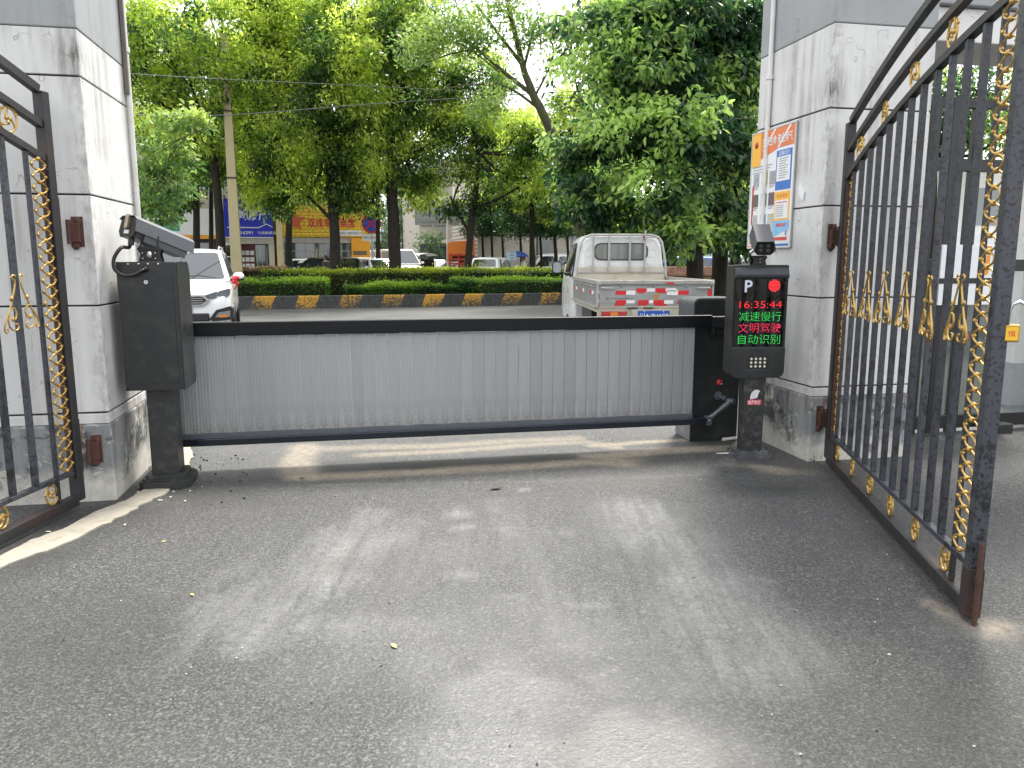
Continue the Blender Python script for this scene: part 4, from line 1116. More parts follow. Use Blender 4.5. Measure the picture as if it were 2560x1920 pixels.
def car(name, label, cat, loc, rz, paint, L=4.5, W=1.82, H=1.68, hood=.98, hb=1.05, hatch=True, detail=False, rails=False, group=None, van=False):
    """local +y is the car's nose"""
    t = thing(name, label, cat, loc, rz, group)
    w = W/2; y0, y1 = -L/2, L/2
    def ring(y, ww, zb, zt, crown=.03, tuck=.93):
        return [(-ww*.86,y,zb),(-ww*.97,y,zb+.10),(-ww,y,(zb+zt)*.5),(-ww*.985,y,zt-.10),(-ww*tuck,y,zt-.015),(-ww*.5,y,zt+crown*.8),(0,y,zt+crown),(ww*.5,y,zt+crown*.8),(ww*tuck,y,zt-.015),(ww*.985,y,zt-.10),(ww,y,(zb+zt)*.5),(ww*.97,y,zb+.10),(ww*.86,y,zb),(0,y,zb-.02)]
    yw = y1 - L*.235 if not van else y1 - L*.10
    g = MB()
    st = [(y0,.86,.42,hb-.22),(y0+.05,.93,.30,hb-.10),(y0+.25,.985,.24,hb-.02),(y0+.9,1,.22,hb),(0,1,.22,hb-.02),(yw,1,.22,hood+.03),(yw+(y1-yw)*.5,.985,.22,hood-.03),(y1-.22,.95,.24,hood-.09),(y1-.05,.88,.28,hood-.19),(y1,.80,.36,hood-.30)]
    loft(g, [ring(y, w*k, zb, zt) for y, k, zb, zt in st])
    body = g.build('body', paint, t, sub=1)
    # greenhouse
    zb = hb-.04; wr = w*.74; wb = w*.93
    yf0, yf1 = yw+.02, yw-L*.15
    yr0, yr1 = (y0+.10, y0+.50) if hatch else (y0+.75, y0+1.35)
    zr = H
    g = MB()
    A = [(-wb,yf0,zb),(wb,yf0,zb),(wb,yr0,zb),(-wb,yr0,zb)]
    Bq = [(-wr,yf1,zr-.05),(wr,yf1,zr-.05),(wr,yr1,zr-.07),(-wr,yr1,zr-.07)]
    ym = (yf1+yr1)/2 + .2
    g.add(A + Bq + [(-wr*1.0,ym,zr-.02),(wr*1.0,ym,zr-.02),(-wr*.5,yf1-.05,zr-.015),(wr*.5,yf1-.05,zr-.015),(-wr*.5,ym,zr),(wr*.5,ym,zr),(-wr*.5,yr1+.05,zr-.03),(wr*.5,yr1+.05,zr-.03)],
          [(0,1,5,11,10,4),(2,3,7,14,15,6),(1,2,6,9,5),(3,0,4,8,7),(4,10,12,8),(10,11,13,12),(11,5,9,13),(8,12,14,7),(12,13,15,14),(13,9,6,15),(3,2,1,0)], 0)
    cabn = g.build('cabin', paint, t, bevel=.045, seg=3)
    c0 = (0, ym, (zb+zr)/2)
    qf = [A[0],A[1],Bq[1],Bq[0]]; qr = [A[2],A[3],Bq[3],Bq[2]]
    g = MB(); patch(g, qf, .05, .95, .08, .93, .006, r=.05, ctr=c0); g.build('windscreen', GLASS_D, cabn)
    g = MB(); patch(g, qr, .09, .91, .22, .90, .006, r=.08, ctr=c0); g.build('rear_window', GLASS_D, cabn)
    for s in (0, 1):
        q = [A[1],A[2],Bq[2],Bq[1]] if s else [A[0],A[3],Bq[3],Bq[0]]
        for u0, u1 in ((.07,.40),(.43,.69),(.72,.88)):
            g = MB(); patch(g, q, u0, u1, .14, .90, .006, r=.03, ctr=c0); g.build('side_window', GLASS_D, cabn)
    for s in (-1, 1):
        for y in (y0+L*.19, y1-L*.18):
            g = MB(); g.lathe([(.36,-.005),(.36,.004),(0,.004)], 22, 0, T(s*(w-.012), y, .34, 0, R(90)*s)); g.build('wheel_arch', DARK, t)
            wheel_parts(t, s*(w-.10), y, .335, .21, s)
        g = MB(); g.sph((s*(w+.085), yw-.18, hb+.06), (.105,.065,.075), 12, 8, 0); g.sph((s*(w+.085), yw-.20, hb+.01), (.107,.066,.045), 12, 8, 1); g.bar((s*w*.92,yw-.14,hb-.02),(s*(w+.05),yw-.17,hb+.01),.05,.04,1); g.build('wing_mirror', [paint, DARK], t)
        g = MB(); xo = s*w*.80
        if not detail:
            g.sph((s*w*.62, y1-.13, hood-.21), (.24,.12,.075), 12, 8, 0); g.build('headlight', HL, t)
        g = MB(); g.sph((s*w*.80, y0+.12, hb-.17), (.20,.13,.085), 12, 8, 0); g.build('tail_lamp', TAIL, t)
        if rails:
            g = MB(); g.tube([(s*wr*.93,yf1-.2,zr-.03),(s*wr*.93,yf1-.4,zr+.035),(s*wr*.93,yr1+.35,zr+.025),(s*wr*.93,yr1+.15,zr-.04)], .016, 6); g.build('roof_rail', STEEL_DULL, t)
    if not detail:
        g = MB(); g.box(-.30,.30,y1-.03,y1-.015,hood-.44,hood-.30); g.build('grille', DARK, t)
        g = MB(); g.box(-.24,.24,y0-.012,y0+.02,.62,.75); g.build('number_plate', PLATE_BL, t)
    return t, dict(y0=y0, y1=y1, w=w, yw=yw, hb=hb, hood=hood, zr=zr, wr=wr, yf1=yf1, A=A, B=Bq, yr1=yr1)

# --- the white SUV facing the drive behind the camera post
suv_front_right = Vector((-5.05, 14.0, 0))
SR = R(180 + 18)
nose = Vector((-math.sin(SR), math.cos(SR), 0)); side = Vector((math.cos(SR), math.sin(SR), 0))   # local x
SUV_L, SUV_W = 4.5, 1.84
suv_c = suv_front_right - nose*(SUV_L/2) + side*(SUV_W/2)
t, q = car('parked_suv', 'white SUV with a red ribbon on its mirror facing the drive', 'car', suv_c, SR, WHITE_P, SUV_L, SUV_W, 1.72, 1.08, 1.12, detail=True, rails=True)
y1, w, hood = q['y1'], q['w'], q['hood']
for s in (-1, 1):
    g = MB(); g.prism([(s*.44,.865),(s*.56,.80),(s*.80,.815),(s*.865,.865),(s*.875,.955),(s*.84,.975),(s*.62,.925)], y1-.20, y1+.055, 'y')
    g.v = [(x, y - (abs(x)-.44)*.42, z) for x, y, z in g.v]
    hl = g.build('headlight', HL, t, bevel=.012)
    g = MB(); g.lathe([(0,.01),(.045,.012),(.055,.0)], 16, 0, T(-s*.70, -(y1-.045), .876, R(90), 0, R(180))); g.build('lamp_lens', GLASS_D, hl)
    g = MB(); g.tube([(s*.70+.068*math.cos(R(a))*s, y1-.040-.03*max(0, math.cos(R(a))), .876+.055*math.sin(R(a))) for a in range(100, 275, 25)], .009, 6); g.build('lamp_strip', PAPER_W, hl)
    g = MB(); o_ = [(s*.50,.44),(s*.56,.40),(s*.90,.42),(s*.91,.60),(s*.86,.66),(s*.62,.60)]
    g.prism(o_, y1-.25, y1+.075, 'y'); g.v = [(x, y - max(0, abs(x)-.5)*.30, z) for x, y, z in g.v]; fg = g.build('fog_surround', DARK, t, bevel=.02)
    g = MB(); g.prism([(s*.60,.47),(s*.85,.47),(s*.86,.585),(s*.66,.555)], y1-.21, y1+.084, 'y'); g.v = [(x, y - max(0, abs(x)-.5)*.30, z) for x, y, z in g.v]; g.build('fog_trim', CHROME, fg, bevel=.01)
    g = MB(); g.prism([(s*.66,.465),(s*.80,.465),(s*.80,.515),(s*.68,.505)], y1-.2, y1+.092, 'y'); g.v = [(x, y - max(0, abs(x)-.5)*.30, z) for x, y, z in g.v]; g.build('indicator', AMBER, fg)
g = MB(); g.prism([(-.42,.68),(.42,.68),(.53,.775),(.44,.87),(-.44,.87),(-.53,.775)], y1-.2, y1+.045, 'y'); gr = g.build('grille', CHROME, t, bevel=.012)
g = MB(); g.prism([(-.38,.705),(.38,.705),(.475,.775),(.40,.845),(-.40,.845),(-.475,.775)], y1-.0, y1+.050, 'y'); g.build('grille_mesh', DARK, gr)
g = MB()
for z in (.735,.775,.815): g.box(-.41,.41,y1+.04,y1+.056,z-.006,z+.006)
g.build('grille_bar', STEEL_DULL, gr)
g = MB(); g.box(-.12,.12,y1+.045,y1+.064,.77,.86); g.build('emblem', PAPER_W, gr, bevel=.01)
g = MB(); g.box(-.50,.50,y1-.20,y1+.03,.40,.545); g.build('lower_intake', DARK, t, bevel=.02)
g = MB(); g.box(-.22,.22,y1-.0,y1+.04,.56,.66); g.build('number_plate', PLATE_BL, t)
g = MB()
for x0, x1 in ((-.6,-.02),(.05,.66)): g.tube([(x0,q['yw']+.04,q['hb']+.03),((x0+x1)/2,q['yw']-.03,q['hb']+.075),(x1,q['yw']-.02,q['hb']+.06)], .010, 5)
g.build('wiper', DARK, t)
g = MB(); rg = random.Random(2); mx = -(w+.02)
for k in range(5): g.sph((mx+rg.uniform(-.03,.03), q['yw']-.12+rg.uniform(-.03,.03), q['hb']-.0+rg.uniform(-.05,.05)), (.05,.035,.045), 8, 6)
g.tube([(mx,q['yw']-.1,q['hb']-.02),(mx-.02,q['yw']-.09,q['hb']-.12),(mx+.02,q['yw']-.1,q['hb']-.2)], [.03,.02,.012], 6); o = g.build('red_ribbon', mat('ribbon_red', (.48,.012,.02), .5), t)

# --- small pickup truck seen from behind
TA = R(3)
TLR = Vector((1.13, 10.3, 0)); TW = 1.57
tx = Vector((math.cos(TA), math.sin(TA), 0)); ty = Vector((-math.sin(TA), math.cos(TA), 0))
TSIL = mat('truck_silver', (.36,.375,.385), .34, .45, .12, 3, .06, 40, dirt=(.24,.215,.175,.55), ds=5)
TCREAM = mat('truck_cream', (.48,.45,.37), .5, 0, .14, 4, .08, 40, dirt=(.26,.23,.18,.6), ds=5)
TRAIL = mat('truck_rail', (.42,.41,.385), .4, .4, .15, 8, dirt=(.2,.18,.15,.6), ds=6)
TREFR, TREFW = mat('reflective_red', (.60,.025,.03), .35), mat('reflective_white', (.78,.78,.77), .35)
t = thing('pickup_truck', 'silver pickup truck with red and white reflective tailgate parked on the road', 'truck', TLR + tx*TW/2, TA)
h = TW/2; BL = 2.42
g = MB(); g.box(-.36,-.28,.05,3.6,.50,.62); g.box(.28,.36,.05,3.6,.50,.62); g.box(-.6,.6,.3,.4,.52,.6); g.box(-.6,.6,1.2,1.3,.52,.6); g.box(-h+.12,-.1,1.2,2.2,.42,.76); g.cyl((-.7,.75,.32),(.7,.75,.32),.06); g.build('chassis', DARK, t)
g = MB(); g.box(-h+.01,h-.01,.03,BL,.80,.868); g.build('bed_floor', TCREAM, t)
tg = MB()
tg.box(-h+.03,h-.03,-.005,.025,.875,1.165); tailg = tg.build('tailgate', TSIL, t, bevel=.006)
g = MB(); g.box(-h+.02,h-.02,-.03,.035,1.168,1.226); g.box(-h+.05,h-.05,-.034,-.03,1.175,1.180,1); g.build('tailgate_rail', [TRAIL, DARK], tailg, bevel=.008)
g = MB(); g.prism([(-h+.18,.93),(-h+.04,.93),(-h+.04,1.06),(-h+.22,1.07),(-h+.30,1.13),(h-.30,1.13),(h-.22,1.07),(h-.04,1.06),(h-.04,.93)], -.012, -.0055, 'y'); g.build('tailgate_pressing', TSIL, tailg, bevel=.004)
g = MB(); g.box(-h+.04,h-.04,-.013,-.0055,.886,.905); g.build('tailgate_pressing', TSIL, tailg)
for x, z, wd, hh in [(x_-.008, z_, w_*1.22, h_*1.32) for x_, z_, w_, h_ in ((-.56,1.062,.115,.042),(-.285,1.098,.115,.035),(-.262,1.066,.075,.016),(-.03,1.098,.115,.035),(-.008,1.066,.115,.016),(.28,1.062,.12,.042),(-.555,.942,.115,.034),(-.57,.905,.11,.02),(-.255,.942,.12,.034),(-.262,.905,.11,.018),(-.05,.938,.12,.040),(-.03,.902,.13,.02),(.28,.940,.12,.036))]:
    g = MB(); x0 = x+.03; g.prism([(x0,z-hh/2),(x0+wd,z-hh/2),(x0+wd+.004,z+hh/2),(x0+.004,z+hh/2)], -.0155, -.0125, 'y'); g.build('red_reflector', TREFR, tailg)
for x, z, wd, hh in [(x_-.008, z_, w_*1.22, h_*1.32) for x_, z_, w_, h_ in ((-.44,1.062,.12,.042),(-.14,1.098,.11,.035),(.115,1.098,.12,.035),(.13,1.062,.13,.05),(-.42,.942,.10,.034),(-.11,.942,.09,.034),(.10,.938,.10,.036))]:
    g = MB(); g.box(x+.03,x+.03+wd,-.0148,-.0125,z-hh/2,z+hh/2); g.build('white_reflector', TREFW, tailg)
g = MB(); g.prism([(.10,1.20),(.245,1.20),(.245,1.168),(.20,1.172)], -.034, -.031, 'y'); g.build('red_reflector', TREFR, tailg)
g = MB(); g.prism([(-.02,1.04),(.035,1.045),(.05,1.02),(.03,.985),(.045,.965),(.01,.955),(-.005,.975),(-.03,1.0)], -.0165, -.0125, 'y'); g.build('torn_badge', mat('badge_orange', (.42,.22,.05), .6, 0, .7, 60), tailg)
g = MB(); g.text('四川汽车制造有限公司', w=.36, h=.024, M=T(-h+.30,-.0135,.984)); g.build('maker_text', INK, tailg)
for x in (-.46, -.02, .42):
    g = MB(); g.sph((x,-.02,1.150),(.014,.014,.018),8,6); g.build('latch_knob', STEEL_DULL, tailg)
for s in (-1, 1):
    g = MB(); g.box(s*h-.02 if s>0 else -h-.005, s*h+.005 if s>0 else -h+.02, -.02,.03,.86,1.23); g.box(s*(h-.02)-.025, s*(h-.02)+.025, -.036,-.02,1.165,1.215); g.tube([(s*(h-.05),-.03,1.125),(s*(h-.22),-.03,1.12)], .014, 6); g.build('corner_post', TRAIL, t, bevel=.004)
    xs_ = (-h, -h+.03) if s < 0 else (h-.03, h)
    g = MB(); g.box(xs_[0], xs_[1], .035, BL, .875, 1.165); sb = g.build('side_board', TSIL, t, bevel=.004)
    g = MB(); g.box(xs_[0]-.012, xs_[1]+.012, .035, BL, 1.168, 1.226); g.build('side_rail', TRAIL, sb, bevel=.006)
    xx = s*(h+.003)
    g = MB()
    for k in range(14):
        y = .25 + k*.15; g.bar((xx,y,1.125),(xx,y+.07,1.155),.012,.022)
    g.build('rope_hook', TRAIL, sb)
    for y, n in ((.25,0),(.42,1),(1.15,0),(1.32,1),(1.9,0),(2.07,1)):
        g = MB(); g.box(min(xx,xx+s*.004),max(xx,xx+s*.004),y,y+.16,1.03,1.075); g.build('red_reflector' if n else 'white_reflector', TREFR if n else TREFW, sb)
    g = MB(); g.box(min(xx,xx+s*.02),max(xx,xx+s*.02),.04,BL,.85,.885); g.build('side_rail', TRAIL, sb, bevel=.004)
for z, dy in ((.90,-.02),(1.02,-.02)):
    g = MB(); g.box(-h+.0,-h+.03,-.012,-.0065,z-.03,z+.03,0); g.box(-h+.0,-h+.03,-.012,-.0065,z+.031,z+.06,1); g.build('edge_reflector', [TREFR, TREFW], t)
g = MB(); g.box(h-.075,h-.025,-.017,-.012,.985,1.105); g.build('edge_reflector', TREFR, t)
g = MB(); g.prism([(-h+.02,.63),(h-.02,.63),(h-.02,.845),(-h+.02,.845)], .02, .09, 'y'); g.build('rear_crossmember', TCREAM, t, bevel=.012)
g = MB(); g.prism([(-.32,.842),(.24,.842),(.18,.67),(-.26,.67)], .008, .02, 'y'); g.build('plate_recess', mat('recess_cream', (.50,.47,.39), .55, 0, .1, 8), t, bevel=.01)
for x in (-.235,-.02): 
    g = MB(); g.box(-.40+x+.27,-.27+x+.27,-.004,.02,.85,.868); g.build('gate_hinge', DARK, t)
g = MB(); g.box(-.225,.205,-.002,.008,.685,.820); npl = g.build('number_plate', PLATE_BL, t, bevel=.006)
g = MB(); g.text('川A·7H4C0', w=.39, h=.082, M=T(-.01,-.0035,.748), bold=.008)
for x in (-.14,.12): g.sph((x,-.004,.808),(.008,.004,.008),8,5)
g.build('plate_text', mat('plate_white', (.80,.80,.82), .4), npl)
for s in (-1, 1):
    g = MB(); o_ = [(s*.62,.705),(s*.48,.705),(s*.38,.77),(s*.37,.812),(s*.72,.812),(s*.725,.72)]
    g.prism(o_, -.012, .02, 'y'); tl = g.build('tail_lamp', TAIL, t, bevel=.01)
    g = MB(); g.prism([(s*.60,.715),(s*.50,.715),(s*.50,.803),(s*.60,.803)], -.016, -.011, 'y'); g.build('indicator', AMBER, tl)
    for y in (.75, 3.35): wheel_parts(t, s*(h-.11), y, .29, .17, s)
    g = MB(); g.box(s*(h-.22)-.11, s*(h-.22)+.11, .36,.37,.22,.56); g.build('mud_flap', mat('mud_flap', (.35,.34,.31), .7), t)
# cab
def cab_ring(y, k, z1, wr_, zb=.45):
    hw = h*k*.985; r_ = wr_
    right = [(hw*.97,zb),(hw,zb+.25),(hw,.98),(hw*.975,1.18),(hw*.93,1.42),(hw*.88,z1-.17),(hw*.84,z1-.09),(hw*.75,z1-.03),(hw*.55,z1)]
    return [(-x, y, z) for x, z in reversed(right)] + [(x, y, z) for x, z in right]
g = MB()
loft(g, [cab_ring(BL+.06,.97,1.86,.1), cab_ring(BL+.12,1.0,1.90,.1), cab_ring(BL+.6,1.0,1.915,.1), cab_ring(BL+1.05,1.0,1.90,.1), cab_ring(BL+1.35,.99,1.80,.1), cab_ring(BL+1.75,.985,1.32,.1), cab_ring(BL+1.92,.95,1.12,.1)])
cab = g.build('cab', mat('cab_paint', (.66,.675,.675), .3, .1, .06, 3, coat=.4, dirt=(.45,.44,.40,.25), ds=2), t)
bm = cab.modifiers.new('bevel', 'BEVEL'); bm.width = .03; bm.segments = 2; bm.limit_method = 'ANGLE'; bm.angle_limit = R(50)
yb = BL + .06
g = MB(); g.prism(rrect(-.59,.59,1.28,1.80,.12,6,(.05,.05,.22,.22)), yb-.022, yb+.002, 'y'); g.build('back_pressing', cab.data.materials[0], cab, bevel=.015)
for s in (-1, 1):
    for z in (1.40, 1.54, 1.66):
        g = MB(); g.prism([(s*.45,z),(s*.56,z),(s*(.56-.01),z+.05),(s*.45,z+.06)], yb-.031, yb-.02, 'y'); g.build('vent_pressing', cab.data.materials[0], cab, bevel=.008)
g = MB(); g.prism(rrect(-.445,.445,1.485,1.765,.11,6), yb-.034, yb-.015, 'y'); rw = g.build('window_seal', DARK, cab)
g = MB(); g.prism(rrect(-.425,.425,1.503,1.747,.10,6), yb-.038, yb-.03, 'y'); g.build('rear_window', glass('cab_rear_glass', (.13,.14,.13), .12), rw)
for s in (-1, 1):
    q4 = [Vector((s*h*.985*.985, BL+.30, 1.20)), Vector((s*h*.975*.985, BL+1.40, 1.20)), Vector((s*h*.855*.985, BL+1.16, 1.76)), Vector((s*h*.865*.985, BL+.30, 1.78))]
    g = MB(); patch(g, q4, .02, .98, .02, .98, .016, r=.06, ctr=(0, BL+.8, 1.4)); g.build('door_window', GLASS_D, cab)
    g = MB(); g.bar((s*(h-.03), BL+1.28, 1.25), (s*(h+.09), BL+1.30, 1.30), .025, .03); g.prism(rrect(-.085,.085,-.11,.11,.05,4,(.03,.03,.06,.06)), -.05, .03, 'y', 0, T(s*(h+.13), BL+1.30, 1.36)); wm = g.build('wing_mirror', DARK, t, bevel=.015)
    g = MB(); g.prism(rrect(-.07,.07,-.09,.09,.04,4), -.053, -.050, 'y', 0, T(s*(h+.13), BL+1.30, 1.36)); g.build('mirror_glass', glass('mirror_glass', (.35,.38,.42), .05), wm)
g = MB(); patch(g, [Vector((-h*.9,BL+1.86,1.20)),Vector((h*.9,BL+1.86,1.20)),Vector((h*.72,BL+1.37,1.78)),Vector((-h*.72,BL+1.37,1.78))], .02,.98,.02,.98,.03,r=.04,ctr=(0,BL+.8,1.4)); g.build('windscreen', GLASS_D, cab)
# guard frame behind the cab
yg = BL - .02
fr_ = [(-.74,1.226),(-.735,1.38),(-.70,1.60),(-.66,1.78),(-.60,1.86),(-.50,1.895),(.50,1.895),(.60,1.86),(.66,1.78),(.70,1.60),(.735,1.38),(.74,1.226)]
g = MB(); g.tube([(x, yg, z) for x, z in fr_], .020, 8); gf = g.build('guard_frame', TRAIL, t)
g = MB(); g.box(-.72,.72,yg-.018,yg+.018,1.285,1.305); g.box(-.60,.60,yg-.015,yg+.015,1.845,1.865); g.build('guard_rail', TRAIL, gf, bevel=.003)
for x, zt in ((-.465,1.90),(-.21,1.90),(.13,1.90),(.38,1.965)):
    g = MB(); g.box(x-.016,x+.016,yg-.034,yg-.016,1.31,zt); g.build('guard_bar', mat('guard_bar_grey', (.36,.36,.34), .5, .4, .3, 10), gf, bevel=.003)
g = MB(); g.box(-.725,.725,yg+.004,yg+.016,1.307,1.375); g.box(-.725,.725,yg+.004,yg+.016,1.10,1.284); g.build('guard_board', TCREAM, gf)
g = MB(); g.tube([(.35,yg-.045,1.80),(.36,yg-.05,1.84),(.345,yg-.05,1.87),(.36,yg-.045,1.83)], .012, 5); g.build('red_cord', mat('cord_red', (.20,.03,.03), .8), gf)
# ------------------------------------------------------------------ foliage
LF_CAM = leaf_mat('camphor_leaf', (.015,.040,.011), (.085,.175,.032), (.50,.58,.10), .60)
LF_BIG = leaf_mat('broad_leaf', (.011,.038,.015), (.055,.125,.042), (.40,.55,.14), .48, .34, .6)
LF_IVY = leaf_mat('pale_leaf', (.07,.14,.035), (.15,.25,.06), (.36,.44,.11), .45)
LF_SML = leaf_mat('round_tree_leaf', (.014,.05,.014), (.035,.115,.022), (.13,.23,.03), .38)
LF_FAR = leaf_mat('far_leaf', (.035,.075,.035), (.07,.13,.06), (.16,.22,.09), .35)
LF_HDG = leaf_mat('hedge_leaf', (.010,.026,.008), (.030,.075,.013), (.34,.40,.030), .38)
LF_HLO = leaf_mat('low_hedge_leaf', (.010,.034,.010), (.030,.10,.017), (.26,.40,.035), .38)
LF_RED = leaf_mat('reddish_leaf', (.05,.03,.02), (.11,.06,.035), (.20,.13,.06), .25)
BARK_D = bark_mat('dark_bark', (.012,.011,.009), (.040,.033,.026))
BARK_M = bark_mat('mossy_bark', (.05,.043,.034), (.14,.125,.10), .8)
BARK_L = bark_mat('grey_bark', (.07,.06,.05), (.16,.14,.11))
def unit(a): return a / np.maximum(1e-9, np.linalg.norm(a, axis=-1, keepdims=True))
def leaves(name, P, Dv, L, W, tone, m, parent, rs, six=False, fold=.25):
    n = len(P)
    Dv = unit(Dv)
    sv = unit(np.cross(Dv, unit(rs.normal(size=(n, 3)) + np.array([0, 0, 1.7]))))
    nv = np.cross(sv, Dv)
    L = (L*(.65 + .6*rs.rand(n)))[:, None]; W = (W*(.7 + .5*rs.rand(n)))[:, None]
    if six:
        co = np.stack([P, P + Dv*L*.28 + sv*W*.46 + nv*W*fold*.6, P + Dv*L*.66 + sv*W*.42 + nv*W*fold*.4 - nv*L*.05, P + Dv*L - nv*L*.16, P + Dv*L*.66 - sv*W*.42 + nv*W*fold*.4 - nv*L*.05, P + Dv*L*.28 - sv*W*.46 + nv*W*fold*.6], 1).reshape(-1, 3)
        b = np.arange(n)[:, None]*6
        F_ = np.concatenate([b + np.array([[0,1,2,3]]), b + np.array([[0,3,4,5]])], 0)
        vt = np.repeat(tone, 6)
    else:
        co = np.stack([P, P + Dv*L*.45 + sv*W*.5 + nv*W*fold, P + Dv*L, P + Dv*L*.45 - sv*W*.5 + nv*W*fold*.2], 1).reshape(-1, 3)
        F_ = np.arange(n)[:, None]*4 + np.array([[0,1,2,3]])
        vt = np.repeat(tone, 4)
    me = np_mesh(name, co, F_, m)
    a = me.attributes.new('tone', 'FLOAT', 'POINT'); a.data.foreach_set('value', vt.astype(np.float32))
    return link(name, me, parent)
def lump(p, s, seed):
    r = np.random.RandomState(seed); t = 0
    for k in range(4):
        d = r.normal(size=3); d /= np.linalg.norm(d); t = t + np.sin((p @ d)*s*(1 + .7*k) + r.rand()*6.28)/(1 + .4*k)
    return t
def crown(parent, lobes, dens, per, L, W, m, seed, rc=.32, droop=.7, young=.35, six=False, gap=-1.1, shell=.55, lf=3.0, tbias=.0):
    """lobes: (centre, (rx,ry,rz)); clusters scattered through each, more near its surface; `gap` = threshold of the holes"""
    rs = np.random.RandomState(seed)
    C_, O_ = [], []
    for c, r in lobes:
        r = np.array(r if isinstance(r, (tuple, list)) else (r, r, r*.8)); c = np.array(c)
        n = int(dens * (r[0]*r[1]*r[2])**(2/3) * 4)
        d = unit(rs.normal(size=(n, 3))); k = shell + (1-shell)*rs.rand(n)**.8; k *= 1 + .16*lump(d*2.2, 1.0, seed + 3)
        C_.append(c + d*k[:, None]*r); O_.append(d)
    C_, O_ = np.concatenate(C_), np.concatenate(O_)
    keep = lump(C_, 1.7, seed) > gap
    C_, O_ = C_[keep], O_[keep]
    n = len(C_)
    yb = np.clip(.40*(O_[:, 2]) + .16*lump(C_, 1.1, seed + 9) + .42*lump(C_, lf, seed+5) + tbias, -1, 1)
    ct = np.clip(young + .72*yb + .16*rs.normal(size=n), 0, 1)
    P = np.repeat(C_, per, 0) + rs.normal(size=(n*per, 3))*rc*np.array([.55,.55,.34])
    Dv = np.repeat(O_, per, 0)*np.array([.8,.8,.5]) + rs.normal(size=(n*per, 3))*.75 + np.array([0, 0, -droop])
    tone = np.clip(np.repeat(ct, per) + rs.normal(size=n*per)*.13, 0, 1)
    return leaves('crown', P, Dv, L, W, tone, m, parent, rs, six)
def limb(g, pts, r0, r1, n=8, jig=.0, rg=random, mi=0):
    P = smooth([Vector(p) for p in pts], 5)
    k = len(P); g.tube([p + Vector((rg.uniform(-jig,jig),rg.uniform(-jig,jig),0)) for p in P], [r0 + (r1-r0)*i/(k-1) for i in range(k)], n, mi)
def tree(name, label, base, trunk, limbs, lobes, bark, crown_kw, group=None, cat='tree'):
    """points are world points; the trunk and limbs are (points, r0, r1)"""
    t = thing(name, label, cat, base, 0, group)
    B = Vector(base)
    g = MB(); P, a, b = trunk; limb(g, [Vector(p)-B for p in P], a, b, 12, a*.06)
    g.lathe([(a*1.45,-.1),(a*1.3,.05),(a*1.08,.3),(a,.5)], 12, 0, T(0,0,0))
    g.build('trunk', bark, t)
    if limbs:
        g = MB()
        for P, a, b in limbs: limb(g, [Vector(p)-B for p in P], a, b, 7, a*.1)
        g.build('limbs', bark, t)
    crown(t, [(Vector(c)-B, r) for c, r in lobes], parent=None, **crown_kw) if False else crown(t, [(tuple(Vector(c)-B), r) for c, r in lobes], **crown_kw)
    return t
def gr(px, D): 
    p = at(px, 700, D); return Vector((p.x, D, 0))
def auto_limbs(top, lobes, r, seed, k=1.0):
    rg = random.Random(seed); out = []
    for c, rr in lobes:
        a = Vector(top).lerp(Vector(c), 0); m = Vector(top).lerp(Vector(c), .5) + Vector((rg.uniform(-.3,.3), rg.uniform(-.3,.3), -.25))
        out.append(([a, m, Vector(c)], r, r*.25))
        for q in range(3):
            e = Vector(c) + Vector((rg.uniform(-1,1), rg.uniform(-1,1), rg.uniform(-.3,.9)))*(rr if isinstance(rr,(int,float)) else rr[0])*.8
            out.append(([m.lerp(Vector(c), .6), Vector(c).lerp(e,.5)+Vector((0,0,.1)), e], r*.35, r*.1))
    return out

MED = .30                                       # soil level inside the planter
CK = dict(dens=48, per=15, L=.18, W=.072, m=LF_CAM, rc=.33, droop=.75, young=.62)
def cam_tree(label, px, D, tpts, trad, lobes, seed, extra=None, **kw):
    b = gr(px, D); b.z = MED - .1
    tp = [b] + [at(*p) for p in tpts]
    lb = [(tuple(at(x, y, d)), r) for x, y, d, r in lobes]
    lim = auto_limbs(tp[-1], lb, trad*.45, seed)
    for e in (extra or []): lim.append(([at(*p) for p in e[0]], e[1], e[2]))
    k = dict(CK); k.update(seed=seed); k.update(kw)
    return tree('camphor_tree', label, b, (tp, trad, trad*.55), lim, lb, BARK_D, k, 'camphor trees on the planted median')
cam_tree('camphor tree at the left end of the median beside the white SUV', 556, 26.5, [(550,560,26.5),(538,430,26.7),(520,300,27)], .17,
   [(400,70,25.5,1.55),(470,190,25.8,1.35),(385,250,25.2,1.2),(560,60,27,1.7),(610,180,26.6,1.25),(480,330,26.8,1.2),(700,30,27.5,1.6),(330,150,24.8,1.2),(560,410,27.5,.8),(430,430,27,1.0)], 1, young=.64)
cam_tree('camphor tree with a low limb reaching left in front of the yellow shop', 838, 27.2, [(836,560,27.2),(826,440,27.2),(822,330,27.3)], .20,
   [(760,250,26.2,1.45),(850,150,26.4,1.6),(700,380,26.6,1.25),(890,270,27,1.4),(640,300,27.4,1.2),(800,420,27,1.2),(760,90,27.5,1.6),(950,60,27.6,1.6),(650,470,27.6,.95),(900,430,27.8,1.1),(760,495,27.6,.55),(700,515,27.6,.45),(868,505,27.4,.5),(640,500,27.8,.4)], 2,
   extra=[([(838,560,27.2),(780,500,27),(700,440,26.8)],.07,.03)])
